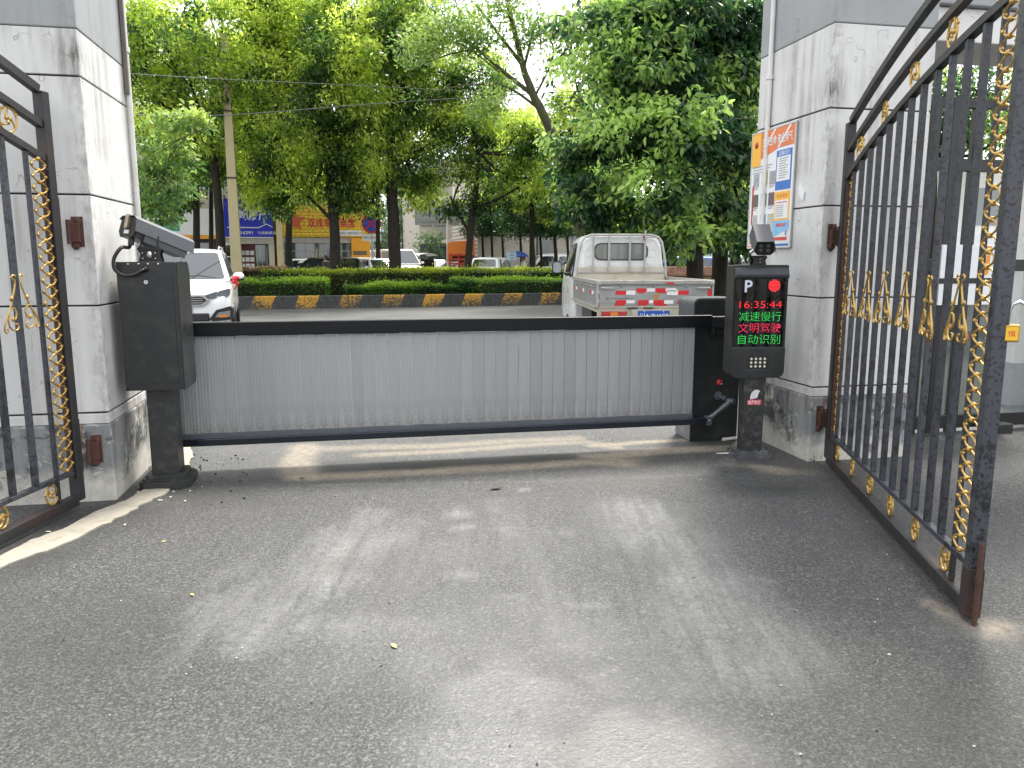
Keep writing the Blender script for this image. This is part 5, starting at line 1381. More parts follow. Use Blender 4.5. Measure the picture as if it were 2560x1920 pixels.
cam_tree('tallest camphor tree with a thick straight dark trunk behind the hedge', 989, 28.0, [(984,560,28),(978,440,28),(975,300,28.2),(968,180,28.4)], .235,
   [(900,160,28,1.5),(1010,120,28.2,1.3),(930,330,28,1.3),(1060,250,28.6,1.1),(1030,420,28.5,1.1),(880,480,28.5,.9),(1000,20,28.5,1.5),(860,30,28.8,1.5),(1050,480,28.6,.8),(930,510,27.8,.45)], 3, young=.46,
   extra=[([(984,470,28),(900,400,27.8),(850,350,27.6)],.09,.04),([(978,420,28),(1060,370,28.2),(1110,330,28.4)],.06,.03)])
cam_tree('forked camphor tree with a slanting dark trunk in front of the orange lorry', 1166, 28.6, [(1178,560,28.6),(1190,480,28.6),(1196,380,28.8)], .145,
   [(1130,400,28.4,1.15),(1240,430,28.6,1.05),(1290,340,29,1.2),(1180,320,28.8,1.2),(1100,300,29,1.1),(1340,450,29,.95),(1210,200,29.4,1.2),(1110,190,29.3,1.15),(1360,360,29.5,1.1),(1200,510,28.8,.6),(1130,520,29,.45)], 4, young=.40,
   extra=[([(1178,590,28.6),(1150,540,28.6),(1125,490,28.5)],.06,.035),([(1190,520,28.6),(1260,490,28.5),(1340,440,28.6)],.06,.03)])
def back_tree(label, px, D, lobes, trad, seed, **kw):
    kw['young'] = kw.get('young', .4) + .12
    b = gr(px, D)
    lb = [(tuple(at(x, y, d)), r) for x, y, d, r in lobes]
    top = at(px, 420, D)
    k = dict(CK, dens=32, per=13, L=.22, W=.095, gap=-1.7); k.update(seed=seed); k.update(kw)
    return tree('street_tree', label, b, ([b, at(px, 600, D), top], trad, trad*.6), auto_limbs(top, lb, trad*.4, seed), lb, BARK_D, k, 'street trees on the far pavement')
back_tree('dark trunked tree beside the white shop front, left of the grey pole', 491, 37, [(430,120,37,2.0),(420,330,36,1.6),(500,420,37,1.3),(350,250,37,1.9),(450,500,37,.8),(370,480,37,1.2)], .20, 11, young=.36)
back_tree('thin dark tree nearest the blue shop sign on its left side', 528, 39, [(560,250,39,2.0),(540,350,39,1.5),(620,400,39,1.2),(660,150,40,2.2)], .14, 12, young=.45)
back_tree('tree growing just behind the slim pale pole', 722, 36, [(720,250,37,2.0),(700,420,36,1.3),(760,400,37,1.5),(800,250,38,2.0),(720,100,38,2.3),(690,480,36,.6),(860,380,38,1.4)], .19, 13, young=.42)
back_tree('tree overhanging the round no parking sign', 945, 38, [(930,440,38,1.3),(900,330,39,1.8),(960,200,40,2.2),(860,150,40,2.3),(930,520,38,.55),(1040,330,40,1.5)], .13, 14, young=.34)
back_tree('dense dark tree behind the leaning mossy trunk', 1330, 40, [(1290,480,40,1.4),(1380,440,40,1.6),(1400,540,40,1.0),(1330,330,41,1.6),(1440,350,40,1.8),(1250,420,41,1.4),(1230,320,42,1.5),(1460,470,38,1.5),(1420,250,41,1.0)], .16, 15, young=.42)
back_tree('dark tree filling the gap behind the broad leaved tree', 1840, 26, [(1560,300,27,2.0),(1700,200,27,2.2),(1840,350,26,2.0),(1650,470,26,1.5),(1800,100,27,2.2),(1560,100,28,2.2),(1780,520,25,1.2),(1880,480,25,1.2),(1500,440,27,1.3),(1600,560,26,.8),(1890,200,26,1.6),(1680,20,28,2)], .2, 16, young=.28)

# leaning mossy tree with a thin, open crown
b = gr(1478, 19.0)
tp = [b, at(1462,620,19), at(1427,497,18.6), at(1378,330,18.2), at(1330,230,18), at(1304,150,17.9), at(1262,-20,17.8)]
lim = [([at(1330,235,18), at(1260,180,17.9), at(1190,120,17.8), at(1120,60,17.8)],.055,.02), ([at(1304,160,17.9),at(1250,90,17.8),at(1190,10,17.7)],.05,.02), ([at(1310,170,17.9),at(1330,90,17.6),at(1345,55,17.5),at(1352,120,17.4)],.035,.01),
       ([at(1345,270,18.1),at(1260,215,17.7),at(1150,215,17.5),at(1050,240,17.4)],.035,.01), ([at(1335,245,18),at(1385,130,17.8),at(1340,60,17.6)],.03,.01), ([at(1190,120,17.8),at(1110,140,17.6),at(1040,170,17.5)],.02,.008), ([at(1250,180,17.8),at(1150,110,17.6),at(1060,100,17.6)],.02,.008)]
lb = [(tuple(at(x,y,d)), r) for x, y, d, r in [(1100,150,17.6,.75),(1180,110,17.6,.75),(1050,110,17.6,.6),(1250,190,17.7,.6),(1130,60,17.7,.7),(1060,220,17.5,.5),(1330,80,17.5,.5),(1220,260,17.7,.5),(1340,170,17.5,.35),(1380,130,17.5,.35),(1400,60,17.6,.4),(1260,20,17.7,.5)]]
tree('leaning_tree', 'leaning mossy tree with an open thin crown behind the truck cab', b, (tp, .18, .045), lim, lb, BARK_M, dict(dens=120, per=6, L=.105, W=.06, m=LF_IVY, seed=21, rc=.26, droop=.35, young=.34, gap=-.5, shell=.1))

# broad leaved trees behind the truck
def big_tree(label, px, D, trad, lobes, seed, tops, **kw):
    b = gr(px, D)
    tp = [b] + [at(*p) for p in tops]
    lb = [(tuple(at(x,y,d)), r) for x, y, d, r in lobes]
    k = dict(dens=105, per=9, L=.155, W=.075, m=LF_BIG, seed=seed, rc=.20, droop=.55, young=.42, six=True, gap=-1.3, lf=4.2); k.update(kw)
    return tree('broad_leaved_tree', label, b, (tp, trad, trad*.6), auto_limbs(tp[-1], lb[:6], trad*.3, seed), lb, BARK_D, k, 'broad leaved trees behind the truck')
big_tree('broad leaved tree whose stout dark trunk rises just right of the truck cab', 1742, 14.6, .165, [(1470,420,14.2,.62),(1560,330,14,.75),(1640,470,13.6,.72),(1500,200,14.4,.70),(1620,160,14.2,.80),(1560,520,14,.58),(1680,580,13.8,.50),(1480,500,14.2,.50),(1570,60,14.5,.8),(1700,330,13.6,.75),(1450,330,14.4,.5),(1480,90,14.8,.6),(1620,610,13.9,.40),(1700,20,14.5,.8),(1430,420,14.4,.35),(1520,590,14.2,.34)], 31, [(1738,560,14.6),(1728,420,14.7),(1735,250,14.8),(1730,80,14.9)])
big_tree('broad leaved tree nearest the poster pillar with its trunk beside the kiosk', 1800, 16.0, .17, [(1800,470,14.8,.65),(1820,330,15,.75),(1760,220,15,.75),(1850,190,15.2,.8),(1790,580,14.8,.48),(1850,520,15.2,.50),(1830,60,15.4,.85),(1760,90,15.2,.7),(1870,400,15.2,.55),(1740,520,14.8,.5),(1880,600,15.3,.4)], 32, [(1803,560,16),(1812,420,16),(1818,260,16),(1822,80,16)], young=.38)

# pale climbing shrub hugging the left pillar
t = thing('climbing_shrub', 'pale green leafy shrub spilling out behind the left pillar', 'shrub', gr(352, 7.4), 0)
B = t.location.copy()
g = MB(); rg = random.Random(8)
for k in range(9):
    P = [at(335,700,7.5), at(340+rg.uniform(-5,20),560,7.4), at(370+rg.uniform(-20,60),420+rg.uniform(-40,40),7.2), at(430+rg.uniform(-50,110),rg.uniform(300,520),7.0)]
    limb(g, [p - B for p in P], .012, .003, 5)
g.tube([Vector((0,0,0)), at(340,600,7.5)-B], [.04,.03], 8); g.build('stems', mat('green_stem', (.10,.11,.04), .8), t)
lb = [(tuple(at(x,y,d)-B), r) for x,y,d,r in [(370,330,7.3,(.20,.25,.30)),(395,430,7.2,(.24,.25,.28)),(380,520,7.2,(.22,.25,.18)),(440,480,7.1,(.16,.2,.16)),(450,300,7.2,(.22,.2,.12)),(500,300,7.1,(.14,.15,.08)),(350,260,7.3,(.12,.15,.18)),(430,370,7.2,(.16,.2,.2)),(345,450,7.4,(.12,.2,.35)),(430,545,7.1,(.12,.15,.08)),(470,400,7.1,(.1,.12,.12))]]
crown(t, lb, dens=330, per=5, L=.062, W=.038, m=LF_IVY, seed=41, rc=.06, droop=.35, young=.42, six=True, gap=-.9, shell=.1)
crown(t, lb[:8], dens=330, per=6, L=.020, W=.009, m=LF_IVY, seed=42, rc=.05, droop=-.2, young=.85, gap=-.2, shell=.4).name = 'flower_sprays'

# ------------------------------------------------------------------ median: kerb and hedges
g = MB(); g.prism([(0,-.05),(0,.375),(.02,.40),(.16,.40),(.16,-.05)], -45, 50, 'x'); o = g.build('planter_kerb', kerb_paint(), None, K0, STREET); tag(o, 'black kerb with worn slanted yellow stripes along the planted median', 'kerb')
SOIL = mat('soil', (.035,.026,.018), .95, 0, .4, 8, .6, 30)
g = MB(); g.box(-45, 50, .162, 4.9, -.05, MED, M=Matrix.Translation(K0) @ Matrix.Rotation(STREET, 4, 'Z')); tag(g.build('soil_bed', SOIL), kind='structure')
def hedge(label, a0, a1, b0, b1, z0, z1, m, seed, L=.075, W=.045, n=26000, young=.30, cut=None, group='clipped hedges on the median', wob=.12, rnd=.12):
    rs = np.random.RandomState(seed)
    t = thing('clipped_hedge', label, 'hedge', S((a0+a1)/2, (b0+b1)/2, z0), STREET, group)
    la, lb_, h = a1-a0, b1-b0, z1-z0
    A_front, A_top, A_end = la*h, la*lb_, lb_*h
    pr = np.array([A_front*1.6, A_top, A_end, A_end]); pr = pr/pr.sum()
    k = rs.choice(4, n, p=pr)
    u, v, d = rs.rand(n), rs.rand(n), np.abs(rs.normal(size=n))*.055
    x = np.where(k < 2, (u-.5)*la, np.where(k == 2, -la/2 + d, la/2 - d))
    y = np.where(k == 0, -lb_/2 + d, np.where(k == 1, (v-.5)*lb_, (u-.5)*lb_))
    z = np.where(k == 1, h - d, v*h)
    O = np.stack([np.where(k == 2, -1., np.where(k == 3, 1., 0)), np.where(k == 0, -1., 0), np.where(k == 1, 1., .15)], 1)
    # rounded shoulders and an uneven skin
    e = np.clip((z - (h - rnd))/rnd, 0, 1); y = np.where(y < 0, np.maximum(y, -lb_/2 + rnd*(1 - np.sqrt(np.maximum(0, 1 - e*e)))), y)
    w_ = (fbm(x*1.1 + 50, y*1.1 + z*1.1 + 50, 3, seed) - .5)*2*wob
    y = y - np.where(k == 0, w_, 0); z = z + np.where(k == 1, w_, w_*.6*(z/h)); x = x + np.where(k >= 2, w_*O[:, 0], 0)
    P = np.stack([x, y, z], 1)
    P = P + O*np.where(rs.rand(n) < .05, rs.rand(n)*.14, 0)[:, None]
    Dv = O + rs.normal(size=(n, 3))*.7 + np.array([0, 0, .35])
    up = np.clip((z - h*.62)/(h*.38), 0, 1)
    tone = np.clip(young + .55*up**1.5 + .12*lump(P, 2.2, seed) + rs.normal(size=n)*.15, 0, 1)
    leaves('foliage', P, Dv, L, W, tone, m, t, rs)
    g = MB(); q = .10; g.box(-la/2+q, la/2-q, -lb_/2+q, lb_/2-q, 0, h-q); g.build('twigs', mat('hedge_twigs', (.014,.016,.008), .95, 0, .5, 20), t)
    return t
hedge('long upper hedge on the median with bright new tips, thickest and furthest back', -3.6, 22, 2.3, 4.3, MED, 1.13, LF_HDG, 51, n=52000, young=.26)
hedge('low bright green hedge at the left end of the median, below the wing mirror', -16, -1.55, .28, 2.2, MED, .86, LF_HLO, 52, n=26000, young=.34)
hedge('small low hedge in the middle behind the third and fourth yellow stripes', -1.0, 3.3, .22, 1.6, MED, .66, LF_HLO, 53, n=11000, young=.20, wob=.16)
hedge('low hedge at the right end of the median, reaching behind the truck', 2.6, 20, .24, 1.9, MED, .84, LF_HLO, 54, n=26000, young=.28)
hedge('reddish brown hedge in front of the blue shop', -14, -2.9, 3.2, 4.5, MED, 1.22, LF_RED, 55, n=14000, young=.35)

# poles
def pole(label, px, D, w0, w1, H_, m, name='concrete_pole'):
    t = thing(name, label, 'pole', gr(px, D), STREET)
    g = MB(); g.frustum((-w0/2,w0/2,-w0/2,w0/2), (-w1/2,w1/2,-w1/2,w1/2), 0, H_); g.build('shaft', m, t, bevel=.015)
    for z in (2.0 if D > 30 else 4.1, 6.2):
        g = MB(); k = (w0 + (w1-w0)*z/H_)/2 + .006; g.box(-k,k,-k,k,z,z+.06); g.build('strap', RUST if D < 30 else STEEL_DULL, t)
    g = MB(); g.bar((-.9,0,H_-.8),(.9,0,H_-.8),.09,.09)
    for x in (-.8,0,.8): g.cyl((x,0,H_-.76),(x,0,H_-.55),.04)
    g.build('cross_arm', STEEL_DULL, t)
    return t
POLE_M = mat('pole_concrete', (.36,.31,.175), .8, 0, .12, 3, .15, 40, dirt=(.22,.20,.13,.5), ds=3)
pole('stout beige concrete pole beside the white SUV in front of the blue shop', 594, 26.0, .37, .20, 8.6, POLE_M)
pole('slim beige concrete pole between the blue and the yellow shop', 705, 36.0, .30, .17, 8.2, mat('pole_concrete_pale', (.46,.40,.25), .8, 0, .12, 3))

# overhead wires, strung from pillar to pole to pole across the street
def wire(label, P, r=.007):
    P = [Vector(p) for p in P]
    o = Vector(P[0]); g = MB(); g.tube([p - o for p in smooth(P, 10)], r, 5); ob = g.build('overhead_wire', mat('wire_sheath', (.05,.05,.055), .5), None, o); tag(ob, label, 'wire', 'overhead wires across the street')
wire('grey twin overhead wire sagging lowest across the trees to the poster pillar', [at(250,285,14), at(560,288,16), at(960,258,18), at(1440,228,20), at(1700,218,20)], .009)
wire('upper dark overhead wire crossing the left trees above the yellow balcony', [at(240,178,14), at(520,196,17), at(900,214,20), at(1230,232,22), at(1500,250,24)])
wire('high overhead wire crossing the open patch of sky', [at(900,-12,14), at(1150,2,15), at(1440,14,16), at(1760,30,17)])
wire('thin slanting wire hanging through the open patch of sky', [at(1440,-40,15), at(1412,60,15.2), at(1390,150,15.4), at(1370,240,15.8)], .006)
wire('short pale wire strung between the broad leaved trees', [at(1690,283,13.5), at(1760,296,13.4), at(1830,298,13.2), at(1910,290,12.9)], .006)
# ------------------------------------------------------------------ far side of the street
FS = STREET
def bx_thing(name, label, cat, a, b, z=0.0, rz=FS, group=None): return thing(name, label, cat, S(a, b, z), rz, group)
def Sx(px, b):                    # street coordinate a where the photo column px meets the line b (at eye height)
    u, f, w = ray(px, 648); k = u/f
    p0 = S(0, b); return (k*p0.y - p0.x)/(es.x - k*es.y)
YW = NB('yellow_quilted_panel')
x_, y_, z_ = YW.sep()
hx = YW.math('ABSOLUTE', YW.math('SINE', YW.math('MULTIPLY', x_, 13.0)))
hz = YW.math('ABSOLUTE', YW.math('SINE', YW.math('MULTIPLY', z_, 17.0)))
YW.set(col=YW.ramp(YW.noise(3,4), [(.3,(.72,.44,.015)),(.7,(.78,.50,.03))]), rough=.4, normal=YW.bump(YW.math('MULTIPLY', hx, hz), 1.0, .10))
YELLOW = YW.mat
ORANGE = mat('orange_cladding', (.72,.32,.02), .5, 0, .08, 3)
BLUE_S = mat('blue_sign', (.015,.028,.45), .4, 0, .08, 3)
W_SIGN = mat('white_sign', (.68,.69,.70), .5, 0, .05, 3)
RED_L = mat('sign_red', (.52,.02,.06), .45)
SHOP_IN = mat('shop_interior', (.06,.05,.045), .8, 0, .5, 3)
SHOPGL = glass('shop_glass', (.05,.075,.075), .06)
WALL_C = mat('cream_render', (.46,.42,.36), .85, 0, .12, 2, .2, 20, dirt=(.28,.25,.21,.5), ds=2)
WALL_B = mat('white_brick', (.52,.48,.42), .85, 0, .12, 2)
BZ = 21.0                          # street coordinate of the shop fronts
a0, a1, a2, a3, a4 = Sx(395,BZ), Sx(566,BZ), Sx(690,BZ), Sx(693,BZ), Sx(921,BZ)
# upper storeys behind the signs
t = bx_thing('shop_block', 'two storey block above the shops with a yellow mesh balcony', 'building', a0-8, BZ+.6)
Lb = a4 - a0 + 8
g = MB(); g.box(0, Lb, 0, 8, 0, 9.6); g.build('wall', WALL_C, t)
for k in range(8):
    for z in (5.4, 7.9):
        g = MB(); g.box(1.2+k*2.7, 2.6+k*2.7, -.03, -.004, z, z+1.3); w_ = g.build('window', SHOPGL, t); g = MB(); g.box(1.1+k*2.7,2.7+k*2.7,-.06,-.03,z-.1,z); g.build('sill', W_SIGN, w_)
g = MB(); g.box(8+Sx(540,BZ)-a0-.6, 8+Sx(572,BZ)-a0, -1.2, -.004, 8.9, 9.9); bal = g.build('balcony', mat('yellow_mesh_panel', (.60,.40,.02), .5, 0, .1, 2), t)
g = MB(); g.box(8+Sx(540,BZ)-a0-.7, 8+Sx(572,BZ)-a0+.1, -1.3, -.1, 8.72, 8.9); g.build('balcony_slab', W_SIGN, bal)
def shop(name, label, xa, xb, sign_m, z0, z1, b=BZ):
    t = bx_thing(name, label, 'shop', xa, b); w = xb-xa
    g = MB(); g.box(.02, w-.02, .3, .58, 0, z0+.1); g.build('shop_wall', SHOP_IN, t)
    g = MB(); g.box(.02, w-.02, -.25, .29, z0, z1); s = g.build('sign_board', sign_m, t, bevel=.02)
    return t, s, w
# white shop at the left
t, s, w = shop('grocery_shop', 'shop with a white sign edged in yellow, leftmost behind the trees', a0-4, a1-.05, W_SIGN, 2.80, 4.2)
g = MB(); g.box(.02, w-.02, -.27, .0, 2.60, 2.797); g.build('sign_trim', ORANGE, t)
for x in (w-4.5, w-2.4): 
    g = MB(); g.box(x, x+1.6, .27, .297, .1, 2.4); g.build('shop_window', SHOPGL, t)
g = MB(); g.box(w-3.0, w-2.2, -.262, -.252, 3.0, 3.55); g.build('sign_logo', mat('sign_green', (.03,.30,.22), .5), s)
t2 = bx_thing('air_conditioner', 'white air conditioner unit on the wall under the blue sign', 'air conditioner', Sx(555,BZ), BZ-.08, 1.6)
g = MB(); g.box(0,.95,-.3,.28,0,.75); g.build('casing', W_SIGN, t2, bevel=.03); g = MB(); g.lathe([(0,.012),(.30,.012),(.30,0)],20,0,T(.40,-.3,.38,R(90))); g.build('fan_grille', DARK, t2)
# blue estate agency
t, s, w = shop('estate_agency', 'estate agency with a deep blue sign and white lettering', a1, a2-.06, BLUE_S, 2.72, 4.75)
g = MB(); g.text('南城房产', w=w*.80, h=.62, M=T(w*.50,-.254,3.92), bold=.02); g.build('sign_lettering', W_SIGN, s)
g = MB(); g.text('0816291', w=.95, h=.17, M=T(w*.60-.55,-.254,2.95), bold=.015); g.text('众诚美商店', w=1.0, h=.17, M=T(w*.86,-.254,2.95), bold=.01)
P_ = [(.15,3.25),(w*.70,3.25),(w*.86,3.45),(w*.99,3.29),(w*.99,3.24),(w*.86,3.40),(w*.70,3.20),(.15,3.20)]
g.prism([(x, z) for x, z in P_], -.256, -.251, 'y'); g.build('sign_small_lettering', W_SIGN, s)
g = MB(); g.box(.0, w, -.28, -.255, 2.66, 2.715); g.build('sign_trim', W_SIGN, t)
g = MB(); g.box(.02, w, -.1, .29, 2.35, 2.65); g.build('lintel_tiles', WALL_B, t)
g = MB(); g.box(w-.30, w, -.08, .28, .0, 2.34); g.build('tiled_pier', WALL_B, t)
g = MB(); g.box(w*.28, w*.58, .22, .28, .1, 2.3); ww = g.build('shop_window', mat('maroon_backing', (.12,.02,.03), .6), t)
for r_ in range(5):
    for c_ in range(3):
        g = MB(); g.box(w*.29+c_*w*.098, w*.29+c_*w*.098+w*.082, .205, .219, .30+r_*.36, .30+r_*.36+.24); g.build('listing_card', PAPER_W, ww)
g = MB(); g.box(w*.60, w*.985-.3, .24, .29, .1, 2.3); gd = g.build('glass_door', SHOPGL, t)
for x in (w*.62, w*.72, w*.82, w*.90): 
    g = MB(); g.bar((x,.2,.15),(x+.05,  .2,2.2),.04,.03); g.build('door_frame', STEEL_DULL, gd)
# yellow shop
t, s, w = shop('yellow_shop', 'shop clad in yellow quilted panels with red lettering', a3, a4, YELLOW, 2.74, 4.5)
g = MB(); o_ = []
for k in range(10):
    a = R(90 + 36*k); r_ = .62 if k % 2 == 0 else .27; o_.append((.205*w + r_*math.cos(a), 3.62 + r_*math.sin(a)))
g.prism(o_, -.275, -.252, 'y'); g.build('red_star', mat('star_red', (.50,.10,.05), .5), s)
g = MB(); g.text('双成车专卖店', w=w*.52, h=.52, M=T(w*.60,-.258,3.52), bold=.02); g.build('sign_lettering', RED_L, s)
g = MB(); g.box(w*.66, w*.935, -.27, -.252, 2.82, 3.12, 0); g.text('新康医疗器械有限公司', w=w*.25, h=.17, M=T(w*.80,-.273,2.97), mi=1); g.build('name_strip', [W_SIGN, INK], s)
g = MB(); g.box(.25, w-.62, .0, .2, 2.42, 2.72); g.build('roller_shutter', mat('shutter_grey', (.44,.43,.40), .5, .2, .08, 8), t)
g = MB(); g.box(w-.95, w+.1, -.22, .28, 0, 2.72); g.build('orange_pier', ORANGE, t, bevel=.02)
g = MB(); g.box(.0, .24, -.1, .28, 0, 2.72); g.build('orange_pier', ORANGE, t, bevel=.02)
g = MB(); g.box(w-.86, w-.10, -.235, -.222, 1.75, 1.98, 0); g.box(w-.5,w-.3,-.235,-.222,1.3,1.55,1); g.build('pier_plaque', [mat('plaque_brown', (.14,.10,.07), .5), W_SIGN], t)
g = MB(); g.box(.26, w-.97, .18, .24, .1, 2.40); sw = g.build('shop_window', SHOPGL, t)
for x in (.30, .50, .70): 
    g = MB(); g.box(w*x, w*x+.05, .15, .179, .1, 2.40); g.build('window_mullion', STEEL_DULL, sw)
g = MB(); g.box(.26, w-.97, .15, .179, 1.95, 2.0); g.build('window_mullion', STEEL_DULL, sw)
g = MB(); 
for x in (.36,.40,.44,.58): g.prism([(w*x,.9),(w*x+.10,.9),(w*x+.22,2.1),(w*x+.1,2.1)], .165, .178, 'y')
g.build('hanging_fabric', mat('pale_fabric', (.45,.42,.34), .8), sw)

# cars on the far road
SILV, BLKC, WHT2, BLUEC = mat('silver_car_paint', (.48,.50,.52), .28, .3, .05, 3, coat=.5), mat('black_car_paint', (.012,.010,.015), .14, .1, .2, 3, coat=.8), mat('white_car_paint', (.78,.79,.80), .22), mat('blue_car_paint', (.04,.16,.46), .22, .1, .05, 3, coat=.5)
def far_car(name, label, px, D, head, paint, **kw):
    """head: direction of the nose in degrees from the street direction"""
    p = at(px, 648, D); return car(name, label, 'car', (p.x, D, .0), FS - R(90) + R(head), paint, **kw)[0]
far_car('parked_car', 'black car parked in front of the yellow shop', 800, 38.5, 180, BLKC, L=4.7, H=1.62)
far_car('parked_car', 'white car half hidden behind the slim pale pole', 755, 41.5, 180, WHT2, L=4.4, H=1.55)
far_car('parked_car', 'white car peeping out behind the tail of the black car', 868, 42.3, 178, WHT2, L=4.4, H=1.62)
far_car('parked_car', 'silver car beside the orange pier of the yellow shop', 947, 38.0, -75, SILV, L=4.4, H=1.56)
far_car('parked_van', 'white van behind the silver car, left of the thick straight trunk', 985, 46.0, -75, WHT2, L=5.0, W=1.9, H=2.1, hood=1.15, hb=1.25, van=True)
far_car('parked_car', 'pale silver car at the mouth of the side street', 1082, 52.0, -60, SILV, L=4.3, H=1.5)
far_car('parked_car', 'white hatchback seen from behind, right of the orange lorry', 1235, 42.0, 60, WHT2, L=4.2, H=1.62)
far_car('parked_car', 'white car with dark windows behind the blue umbrella', 1372, 45.0, 175, WHT2, L=4.9, H=1.80, rails=True)
far_car('parked_car', 'silver car with roof rails nearest the truck mirror', 1462, 43.0, 175, SILV, L=4.6, H=1.85, rails=True)
far_car('parked_car', 'blue car parked beyond the brick planter behind the truck', 1690, 30.0, 170, BLUEC, L=4.5, H=1.62)
far_car('parked_car', 'white car glimpsed between the broad leaved tree and the kiosk camera', 1850, 29.0, 160, WHT2, L=4.5, H=1.66)

# orange tarpaulin lorry
p = at(1170, 648, 46)
t = thing('tarp_lorry', 'small lorry with an orange tarpaulin over red slatted sides', 'lorry', (p.x, 46, 0), R(-4))
TARP = mat('orange_tarpaulin', (.72,.20,.025), .5, 0, .18, 4, .5, 6)
g = MB(); g.prism([(-1.25,1.35),(-1.22,2.42),(-.9,2.55),(1.0,2.60),(1.20,2.45),(1.25,1.75),(1.0,1.7),(-.9,1.75),(-1.0,1.4)], 0, 3.0, 'y'); g.build('tarpaulin', TARP, t, bevel=.06)
g = MB()
for z in (.95,1.2,1.45,1.70): g.box(-1.1,1.1,-.05,-.01,z,z+.10)
for x in (-1.1,-.55,0,.55,1.08): g.box(x-.03,x+.03,-.08,-.051,.85,1.85)
g.build('slatted_tailgate', mat('lorry_red', (.45,.05,.03), .5, 0, .3, 8), t)
g = MB(); g.box(-1.1,1.1,.0,3.0,.75,.9); g.box(-1.05,1.05,.02,.3,.45,.74); g.build('chassis', DARK, t)
g = MB(); g.box(-1.0,1.0,3.1,4.6,.6,2.2); g.build('cab', mat('lorry_cab', (.35,.05,.03), .4), t, bevel=.1)
for s in (-1,1):
    for y in (.9, 3.7): wheel_parts(t, s*.9, y, .36, .24, s)
    g = MB(); g.box(s*.85-.15,s*.85+.15,-.06,-.0,.60,.72); g.build('tail_lamp', TAIL, t)

# tricycles with canopies and riders
def person(name_label, loc, rz, seated, top, trousers, hair=(.012,.010,.009), arm=None, skin=(.42,.25,.17)):
    t = thing('person', name_label, 'person', loc, rz)
    if seated: J = dict(pel=(0,0,.55), che=(0,.05,.95), nek=(0,.06,1.08), hd=(0,.08,1.20), top=(0,.08,1.30), kn=(.14,.42,.58), ft=(.14,.45,.12), toe=(.14,.6,.10))
    else: J = dict(pel=(0,0,.90), che=(0,0,1.30), nek=(0,.0,1.44), hd=(0,.02,1.56), top=(0,.02,1.67), kn=(.10,.02,.48), ft=(.11,-.02,.08), toe=(.12,.14,.04))
    sh = J['che'][2] + .08
    V = [J['pel'], (0, J['che'][1]*.5, (J['pel'][2]+J['che'][2])/2), J['che'], J['nek'], J['hd'], J['top']]
    E_ = [(0,1),(1,2),(2,3),(3,4),(4,5)]; rad = [(.155,.11),(.14,.10),(.165,.11),(.055,.055),(.085,.10),(.06,.07)]
    for s in (-1, 1):
        i = len(V)
        a = arm if (arm and s == 1) else [(.23,.02,sh-.28),(.24,.16,sh-.46),(.23,.22,sh-.52)]
        V += [(s*.17, J['che'][1], sh)] + [(s*x, y + J['che'][1], z) for x, y, z in a]
        E_ += [(2,i),(i,i+1),(i+1,i+2),(i+2,i+3)]; rad += [(.062,.062),(.046,.046),(.034,.034),(.03,.04)]
        i = len(V)
        V += [(s*.10, J['pel'][1], J['pel'][2]-.06), (s*J['kn'][0],)+J['kn'][1:], (s*J['ft'][0],)+J['ft'][1:], (s*J['toe'][0],)+J['toe'][1:]]
        E_ += [(0,i),(i,i+1),(i+1,i+2),(i+2,i+3)]; rad += [(.095,.095),(.065,.065),(.042,.042),(.035,.028)]
    me = bpy.data.meshes.new('body'); me.from_pydata(V, E_, []); o = bpy.data.objects.new('body', me); COL.objects.link(o); o.parent = t
    m = o.modifiers.new('skin', 'SKIN'); m.use_smooth_shade = True
    for i, r_ in enumerate(rad): me.skin_vertices[0].data[i].radius = r_
    me.skin_vertices[0].data[0].use_root = True
    m = o.modifiers.new('sub', 'SUBSURF'); m.levels = m.render_levels = 2
    b = NB('clothed_figure'); x, y, z = b.sep()
    c = b.ramp(z, [(0,.0),(.1,.0)])
    wst, nk = J['pel'][2] + (.02 if not seated else .06), J['nek'][2] - .03
    g1 = b.math('GREATER_THAN', z, wst); g2 = b.math('GREATER_THAN', z, nk); g3 = b.math('LESS_THAN', z, .10)
    col = b.mix(g1, trousers, top); col = b.mix(g2, col, skin); col = b.mix(g3, col, (.03,.03,.03))
    b.set(col=col, rough=.75); me.materials.append(b.mat)
    hd = J['hd']
    g = MB(); g.sph((hd[0], hd[1]-.02, hd[2]+.05), (.095,.112,.095), 14, 9); g.sph((hd[0],hd[1]-.05,hd[2]-.01),(.088,.075,.10),12,8); g.build('hair', mat('hair_%d' % int(hair[0]*1e4), hair, .5), t)
    g = MB(); g.sph((0,hd[1]+.105,hd[2]-.0),(.014,.022,.020),8,6)
    for s in (-1,1): g.sph((s*.092,hd[1]+.0,hd[2]),(.014,.022,.032),8,6)
    g.build('face', mat('skin', skin, .6), t)
    return t
p = at(815, 648, 36.0); person('person in dark clothes standing by the black car under the straight trunk', (p.x, 36.0, .0), R(60), False, (.03,.028,.035), (.025,.025,.03))
